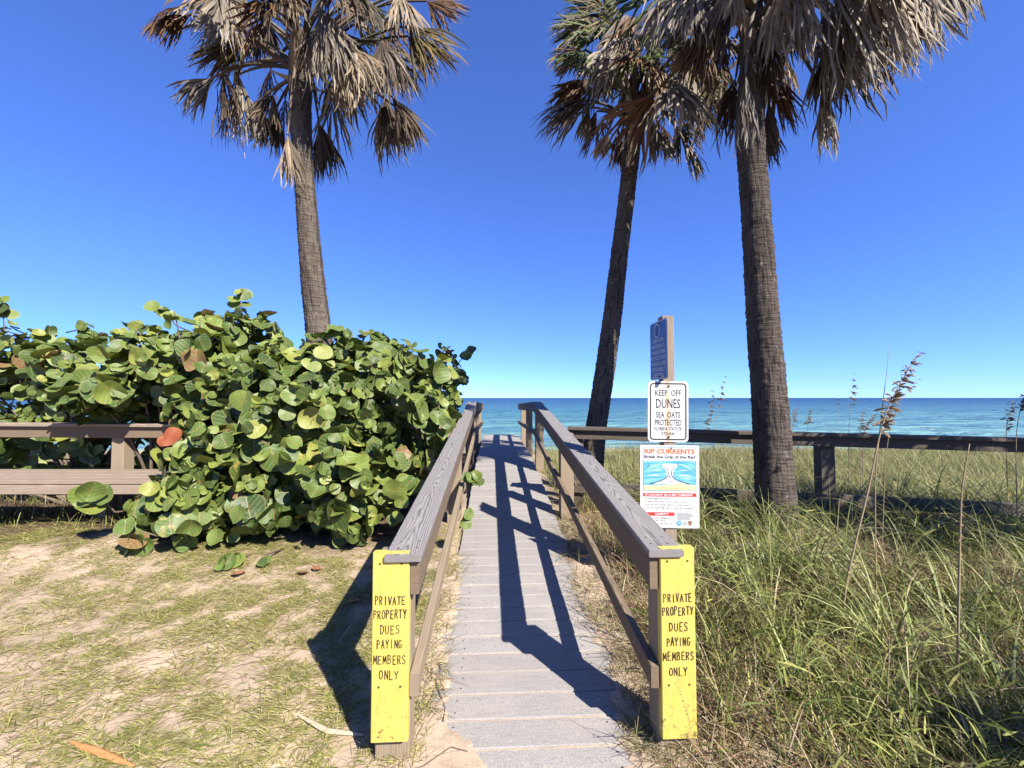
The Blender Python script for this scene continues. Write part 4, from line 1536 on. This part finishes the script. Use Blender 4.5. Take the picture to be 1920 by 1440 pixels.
x, y = scatter(15000, -7, -.36, 1.35, 4.3, ds)
n = len(x); z = ground_z(x, y) + .004
hd = np.where(RNG.random(n) < .55, .5 + U(-.45, .45, n), U(0, 6.28, n))
cb = pal(n, [(.40, .27, .15), (.50, .38, .22), (.30, .17, .09), (.27, .11, .08), (.55, .46, .30)])
g2 = ribbons(x, y, z, hd, U(.05, .2, n), U(.0015, .0035, n), U(1.42, 1.56, n), U(-.02, .12, n), cb, cb, 2)
v, q, c = join([g1, g2])
o = np_mesh('lawn_grass', v, q, M['grass'], col=c)
tag(o, 'thin patchy yellow green grass and straw on the sand left of the boardwalk', 'grass', kind='stuff')

# straw litter beside the deck, between the rails and under them
def dd(x, y):
    s, t = st_of(x, y)
    a = np.abs(s)
    left = (s < 0) * sstep(.40, .47, a) * sstep(.66, .58, a) * sstep(2.5, 1.3, t) * (.5)
    right = (s > 0) * sstep(.36, .46, a) * sstep(.95, .7, a) * sstep(4.5, 2.5, t)
    return (left + right) * sstep(.3, .55, fbm(x * 6, y * 6, 23))


x, y = scatter(60000, -1.0, 1.3, 1.4, 6.2, dd)
n = len(x); z = ground_z(x, y) + .002
cb = pal(n, [(.40, .30, .17), (.50, .40, .25), (.30, .20, .11), (.24, .24, .07), (.20, .22, .06)])
g1 = ribbons(x, y, z, U(0, 6.28, n), U(.05, .17, n), U(.002, .004, n), U(.7, 1.5, n), U(0, .9, n), cb, cb, 3)
def de(x, y):
    s, t = st_of(x, y)
    return ((s > .42) & (s < .75)) * sstep(.45, .6, fbm(x * 3, y * 3, 29)) + ((s > -.62) & (s < -.48) & (t > .4)) * .12


x, y = scatter(5000, -.8, 1.2, 1.6, 7.0, de)
n = len(x); z = ground_z(x, y)
cb = pal(n, [(.20, .22, .06), (.28, .27, .09), (.36, .30, .13)])
g2 = ribbons(x, y, z, U(0, 6.28, n), U(.08, .26, n), U(.003, .006, n), U(.1, .9, n), U(.3, 1.2, n), cb, cb * 1.15, 4)
v, q, c = join([g1, g2])
o = np_mesh('straw_litter', v, q, M['grass'], col=c)
tag(o, 'dry straw and tufts along the edges of the boardwalk', 'straw', kind='stuff')

# tall grass on the right
GREEN = [(.12, .165, .028), (.20, .24, .045), (.31, .33, .07), (.46, .45, .13), (.60, .50, .24), (.40, .28, .13)]
def dr(x, y):
    s, t = st_of(x, y)
    return sstep(.66, .95, s) * np.maximum(sstep(.30, .62, fbm(x * 2.1, y * 2.1, 31)) * sstep(.2, .5, fbm(x * 7, y * 7, 33, 3)), .75 * sstep(2.5, 2.0, y) * sstep(.9, 1.4, s))


parts = []
x, y = scatter(80000, .6, 6.0, 1.05, 4.9, dr)       # short leafy grass
n = len(x); z = ground_z(x, y)
cb = pal(n, GREEN, p=[.27, .28, .2, .11, .08, .06])
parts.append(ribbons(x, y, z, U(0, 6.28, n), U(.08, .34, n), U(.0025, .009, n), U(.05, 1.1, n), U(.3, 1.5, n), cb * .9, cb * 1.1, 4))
def dstr(x, y):
    s, t = st_of(x, y)
    return sstep(.6, .8, s) * np.clip(.12 + sstep(.40, .60, fbm(x * 1.9, y * 1.9, 71)) + .6 * sstep(1.7, .9, s), 0, 1) * (1 - .6 * sstep(2.4, 1.9, y) * sstep(1.0, 1.5, s))


x, y = scatter(42000, .6, 6.0, 1.05, 4.9, dstr)        # dead straw thatch
n = len(x); z = ground_z(x, y) + U(0, .06, n)
cb = pal(n, [(.52, .39, .22), (.62, .50, .32), (.36, .24, .13), (.25, .13, .07)])
parts.append(ribbons(x, y, z, U(0, 6.28, n), U(.10, .34, n), U(.0025, .006, n), U(.4, 1.4, n), U(.0, 1.0, n), cb, cb, 4))
# side leaves on branching stems
x, y = scatter(9000, .75, 6.0, 1.05, 4.8, dr)
n = len(x); z = ground_z(x, y) + U(.08, .38, n)
cb = pal(n, GREEN[:4])
parts.append(ribbons(x, y, z, U(0, 6.28, n), U(.05, .16, n), U(.006, .012, n), U(.7, 1.6, n), U(-.2, .8, n), cb, cb * 1.1, 3))
# tussocks of long arching blades
tx, ty = scatter(360, .95, 6.2, 1.25, 4.9, lambda x, y: sstep(.8, 1.1, st_of(x, y)[0]) * np.clip(.15 + .85 * sstep(1.4, 2.6, y) * (.4 + fbm(x * 1.3, y * 1.3, 37)), 0, 1))
bx, by, bl = [], [], []
for a, b in zip(tx, ty):
    k = RNG.integers(6, 28); rr = U(.02, .09)
    bx.append(a + RNG.normal(0, rr, k)); by.append(b + RNG.normal(0, rr, k)); bl.append(np.full(k, U(.4, .95)))
x = np.concatenate(bx); y = np.concatenate(by); l = np.concatenate(bl)
n = len(x); z = ground_z(x, y)
cb = pal(n, [(.14, .18, .04), (.24, .28, .07), (.36, .39, .12), (.52, .51, .2), (.62, .53, .28)], p=[.25, .28, .22, .15, .10])
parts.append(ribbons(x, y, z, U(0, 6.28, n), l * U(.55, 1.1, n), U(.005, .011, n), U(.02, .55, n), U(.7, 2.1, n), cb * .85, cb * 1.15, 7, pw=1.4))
# a few near broad arching tufts that catch the light
for (px, py, Y, k, ln, hd0) in ((1500, 1300, 1.95, 22, .42, .2), (1640, 1190, 2.3, 26, .55, 2.6), (1700, 1240, 2.2, 20, .5, .3), (1420, 1080, 2.7, 22, .6, 1.9), (1790, 1120, 2.4, 26, .7, .8), (1880, 1260, 2.0, 22, .6, 2.2), (1560, 1020, 2.9, 24, .75, 1.0), (1640, 1030, 2.8, 18, .8, 2.5), (1360, 1000, 3.0, 16, .6, 2.0), (1440, 990, 3.0, 22, .7, .6)):
    b0 = P(px, py, Y); k = int(k)
    x = b0.x + RNG.normal(0, .04, k); y = Y + RNG.normal(0, .04, k); z = ground_z(x, y)
    cb = pal(k, [(.26, .32, .09), (.38, .43, .14), (.52, .54, .22)])
    parts.append(ribbons(x, y, z, hd0 + RNG.normal(0, .9, k), ln * U(.7, 1.2, k), U(.006, .011, k), U(.05, .4, k), U(1.0, 2.2, k), cb, cb * 1.15, 8, pw=1.4))
v, q, c = join(parts)
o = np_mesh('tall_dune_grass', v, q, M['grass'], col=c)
tag(o, 'tangled tall green and straw coloured grass right of the boardwalk', 'grass', kind='stuff')

# dune vegetation beyond the fence
def db(x, y):
    s, t = st_of(x, y)
    side = np.where(s > 0, sstep(.62, .8, s), sstep(-.62, -.8, s))
    return side * np.clip(.3 + .9 * fbm(x * .9, y * .9, 41), 0, 1)


parts = []
for n0, xa, xb, ya, yb_, la, lb in ((52000, .6, 12, 4.9, 9.0, .18, .45), (30000, .6, 20, 9.0, 12.6, .2, .45), (9000, -16, -.6, 5, 12.6, .2, .45), (14000, 6, 22, 3.0, 9.0, .2, .5)):
    x, y = scatter(n0, xa, xb, ya, yb_, db)
    n = len(x); z = ground_z(x, y)
    cb = pal(n, [(.24, .27, .085), (.34, .36, .12), (.44, .42, .17), (.52, .45, .22), (.15, .19, .05), (.32, .24, .12)], p=[.24, .26, .2, .11, .12, .07])
    parts.append(ribbons(x, y, z, U(0, 6.28, n), U(la, lb, n), U(.005, .010, n), U(.05, 1.1, n), U(.2, 1.5, n), cb, cb * 1.2, 3))
tx, ty = scatter(900, .8, 14, 5.0, 12.5, db)
bx, by, bl = [], [], []
for a, b in zip(tx, ty):
    k = 14; bx.append(a + RNG.normal(0, .07, k)); by.append(b + RNG.normal(0, .07, k)); bl.append(np.full(k, U(.35, .65)))
x = np.concatenate(bx); y = np.concatenate(by); l = np.concatenate(bl); n = len(x); z = ground_z(x, y)
cb = pal(n, [(.24, .25, .09), (.34, .32, .14), (.45, .39, .20)])
parts.append(ribbons(x, y, z, U(0, 6.28, n), l * U(.7, 1.1, n), U(.004, .007, n), U(.02, .6, n), U(.6, 1.8, n), cb, cb * 1.15, 5))
v, q, c = join(parts)
o = np_mesh('dune_ground_cover', v, q, M['grass'], col=c)
tag(o, 'low yellow green dune vegetation beyond the fence', 'ground cover', kind='stuff')

# rough grass under and behind the bench
x, y = scatter(5000, -8.5, -2.9, 3.95, 5.2, lambda x, y: np.clip(fbm(x * 2, y * 2, 43), 0, 1))
n = len(x); z = ground_z(x, y)
cb = pal(n, GREEN)
v, q, c = ribbons(x, y, z, U(0, 6.28, n), U(.1, .3, n), U(.003, .007, n), U(.05, .9, n), U(.3, 1.3, n), cb, cb, 4)
o = np_mesh('rough_grass', v, q, M['grass'], col=c)
tag(o, 'rough shaded grass growing under the bench', 'grass', kind='stuff')

# ------------------------------------------------------------------ sea oats: single stalks
def sea_oat(pts, Y, label, plume=(0, 0), cls=((.30, .20, .11), (.46, .33, .19)), r0=.006, nsp=16, seed=1, lean=1, plen=.06):
    """pts: pixel path bottom..top at depth Y; seed heads between path fractions plume[0]..plume[1]"""
    r = random.Random(seed)
    W3 = [P(x, y, Y) for x, y in pts]
    g0 = float(ground_z(W3[0].x, W3[0].y))
    if W3[0].z > g0: W3 = [Vector((W3[0].x - (W3[1].x - W3[0].x) * .5, Y, g0 - .02))] + W3
    # resample
    dense = []
    for i in range(len(W3) - 1):
        for k in range(5): dense.append(W3[i].lerp(W3[i + 1], k / 5))
    dense.append(W3[-1])
    for _ in range(3):
        dense = [dense[0]] + [(dense[i - 1] + dense[i] * 2 + dense[i + 1]) / 4 for i in range(1, len(dense) - 1)] + [dense[-1]]
    root = empty('sea_oat', W3[0], label, 'sea oats', 'sea oats stalks')
    m = MB(); m.tube(dense, [r0 * (1 - .75 * i / (len(dense) - 1)) for i in range(len(dense))], 5)
    st_ = m.build('stem', STEM, root, True)
    if plume[1] > plume[0]:
        V = []; Q = []; C = []
        for i in range(nsp):
            f = plume[0] + (plume[1] - plume[0]) * i / (nsp - 1)
            p = dense[min(int(f * (len(dense) - 1)), len(dense) - 1)]
            for _ in range(3):
                dx = lean * r.uniform(.2, 1.0) if r.random() < .8 else -lean * r.uniform(.1, .5)
                d = Vector((dx, r.uniform(-.5, .5), r.uniform(-.15, .9))).normalized()
                L = plen * r.uniform(.6, 1.3) * (1 - .45 * (i / nsp))
                w = L * .13
                sdv = d.cross(Vector((r.uniform(-.3, .3), 1, r.uniform(-.3, .3)))).normalized()
                b = len(V)
                drop = Vector((0, 0, -L * .35))
                c0 = np.array(cls[0]) * r.uniform(.8, 1.2); c1 = np.array(cls[1]) * r.uniform(.8, 1.2)
                prof = ((0, .15), (.3, .6), (.6, 1.0), (.85, .7), (1.0, .08))
                for u, ww in prof:
                    q = p + d * L * u + drop * u * u
                    V += [q - sdv * w * ww, q + Vector((0, -w * ww * .7, 0)), q + sdv * w * ww]; C += [c0 * (1 - u) + c1 * u] * 3
                for k in range(4):
                    Q += [(b + k * 3, b + k * 3 + 1, b + k * 3 + 4, b + k * 3 + 3), (b + k * 3 + 1, b + k * 3 + 2, b + k * 3 + 5, b + k * 3 + 4)]
        np_mesh('seed_head', np.array([tuple(v) for v in V]), np.array(Q), M['straw'], root, col=np.array(C))
    return root


STEM = plain('tan_grass_stem', (.42, .30, .17), .7, .25)
sea_oat([(1585, 1100), (1603, 1020), (1628, 920), (1648, 820), (1664, 765), (1690, 715), (1722, 662)], 2.55, 'largest sea oats stalk with drooping tan plume right of the thick palm', (.62, 1.0), cls=((.19, .125, .07), (.36, .27, .165)), r0=.008, nsp=44, seed=3, plen=.075)
sea_oat([(1640, 900), (1648, 820), (1657, 740), (1664, 690), (1666, 652)], 2.6, 'thin bare stalk rising beside the largest sea oats plume', (0, 0), r0=.004, nsp=3, seed=4, plen=.02)
sea_oat([(1660, 830), (1690, 745), (1722, 712)], 3.1, 'small dark seed head just right of the largest sea oats plume', (.8, 1.0), r0=.003, nsp=8, seed=5, plen=.035)
OATS = [
    ([(1322, 820), (1329, 780), (1337, 735)], 5.6, 'sea oats stalk nearest the white sign beyond the fence', (.45, 1.0), .055),
    ([(1334, 830), (1348, 760), (1358, 706)], 5.8, 'taller dark sea oats stalk second from the white sign', (.7, 1.0), .05),
    ([(1591, 815), (1595, 760), (1601, 702)], 5.2, 'upright sea oats stalk standing alone above the horizon', (.72, 1.0), .05),
    ([(1612, 815), (1614, 790), (1619, 768)], 5.2, 'short sea oats stalk below the upright lone one', (.4, 1.0), .05),
    ([(1618, 815), (1626, 792), (1641, 777)], 5.2, 'short bent sea oats stalk leaning right against the sea', (.45, 1.0), .05),
    ([(1486, 800), (1488, 780), (1494, 762)], 6.5, 'small sea oats head just right of the thick palm trunk', (.4, 1.0), .05),
    ([(1514, 800), (1516, 785), (1518, 768)], 6.5, 'small sea oats head between the thick palm and the fence post', (.5, 1.0), .05),
    ([(1565, 810), (1568, 780), (1571, 742)], 7.5, 'faint thin sea oats stalk touching the horizon', (.85, 1.0), .03),
    ([(1886, 815), (1890, 785), (1899, 752)], 4.2, 'sea oats stalk near the right edge with dark head', (.5, 1.0), .05),
    ([(1904, 820), (1912, 770), (1922, 735)], 3.8, 'sea oats stalk at the very right edge', (.7, 1.0), .05),
    ([(1016, 770), (1017, 745), (1021, 735)], 9.0, 'thin bare stalk above the far right handrail', (0, 0), .02),
    ([(1209, 820), (1212, 780), (1213, 750)], 5.6, 'thin bare stalk just left of the white sign', (0, 0), .02),
]
for i, (pts, Y, lab, pl_, ln) in enumerate(OATS):
    sea_oat(pts, Y, lab, pl_, cls=((.13, .08, .05), (.26, .18, .11)), r0=.0045, nsp=18, seed=20 + i, plen=ln * 1.25)
sea_oat([(1795, 1440), (1796, 1200), (1800, 1000), (1803, 915), (1818, 832)], 2.05, 'tall dry rust brown stalk standing in the near grass at right', (.45, .95), cls=((.32, .17, .08), (.45, .28, .14)), r0=.0075, nsp=30, seed=50, plen=.022)
sea_oat([(1662, 1340), (1666, 1250), (1668, 1190)], 1.85, 'short reddish dry stem low in the near grass', (0, 0), r0=.005, seed=51)
sea_oat([(1300, 1400), (1290, 1340), (1278, 1300), (1268, 1282)], 1.50, 'thin seeding grass stalk in front of the right yellow board', (.5, 1.0), cls=((.22, .15, .08), (.34, .24, .13)), r0=.0016, nsp=7, seed=52, lean=-1, plen=.011)

# ------------------------------------------------------------------ fallen things on the sand
def strip(name, pxs, label, mat, w, cat):
    """flat dry strip lying on the ground along pixel points given as (px, depth)"""
    pts = []
    for px, Y in pxs:
        x = (px - 960) / FPX * Y
        pts.append(Vector((x, Y, float(ground_z(x, Y)) + .014)))
    m = MB(); n = 10; rows = []
    for k in range(n + 1):
        f = k / n * (len(pts) - 1); i = min(int(f), len(pts) - 2)
        p = pts[i].lerp(pts[i + 1], f - i); d = (pts[i + 1] - pts[i]).normalized(); s = Vector((-d.y, d.x, 0)).normalized()
        ww = w * math.sin(math.pi * min(max(k / n, .06), .97)) ** .6 / 2
        rows.append((p - s * ww, p + Vector((0, 0, ww * .5 + .003)), p + s * ww, p - Vector((0, 0, .003))))
    for k in range(n):
        for a in range(4):
            b = (a + 1) % 4
            m.face([rows[k][a], rows[k][b], rows[k + 1][b], rows[k + 1][a]])
    m.face(rows[0]); m.face(rows[-1][::-1])
    o = m.build(name, mat)
    return tag(o, label, cat, 'fallen litter')


strip('palm_strip', [(572, 1.88), (625, 1.82), (690, 1.80)], 'bleached palm strip lying beside the left yellow board', M['pale_strip'], .03, 'dry leaf')
strip('palm_strip', [(160, 1.76), (215, 1.70), (275, 1.635)], 'orange dry palm strip lying on the lawn at bottom left', M['orange_leaf'], .035, 'dry leaf')
strip('palm_strip', [(640, 2.35), (665, 2.55)], 'short pale strip lying in the shadow left of the yellow board', M['pale_strip'], .014, 'dry leaf')
for i, (px, Y, sz, lab) in enumerate(((575, 3.15, .055, 'brown fallen leaf on the sand below the shrub, leftmost of the fallen ones'), (600, 3.2, .045, 'brown fallen leaf just right of the leftmost fallen one'), (455, 3.12, .05, 'brown fallen leaf under the low sprig of the shrub'), (668, 2.78, .04, 'orange brown fallen leaf left of the left handrail'))):
    x = (px - 960) / FPX * Y
    me = bpy.data.meshes.new('fallen_leaf'); me.from_pydata(VAR[i % 18][0], [], VAR[i % 18][1])
    o = link('fallen_leaf', me, M['dry_leaf' if i != 3 else 'orange_leaf'])
    o.location = (x, Y, float(ground_z(x, Y)) + .02)
    o.rotation_euler = (rl.uniform(-.3, .3), rl.uniform(-.3, .3), rl.uniform(0, 6)); o.scale = (sz, sz * .8, sz)
    tag(o, lab, 'fallen leaf', 'fallen litter')
for i, (pxs, lab) in enumerate(((((745, 1.62), (800, 1.66), (850, 1.74), (880, 1.72)), 'thin brown twig on the sand right of the left yellow board'), (((820, 2.1), (838, 1.95), (835, 1.86)), 'curved twig on the sand at the deck edge'), (((800, 2.05), (815, 2.15), (850, 2.12)), 'forked twig on the sand inside the left handrail'))):
    pts = []
    for px, Y in pxs:
        x = (px - 960) / FPX * Y
        pts.append(Vector((x, Y, float(ground_z(x, Y)) + .006)))
    m = MB(); m.tube(pts, [.0035, .003, .0025, .0015][:len(pts)], 5)
    o = m.build('twig', M['branch']); tag(o, lab, 'twig', 'fallen litter')
print('leaves', len(LEAF))
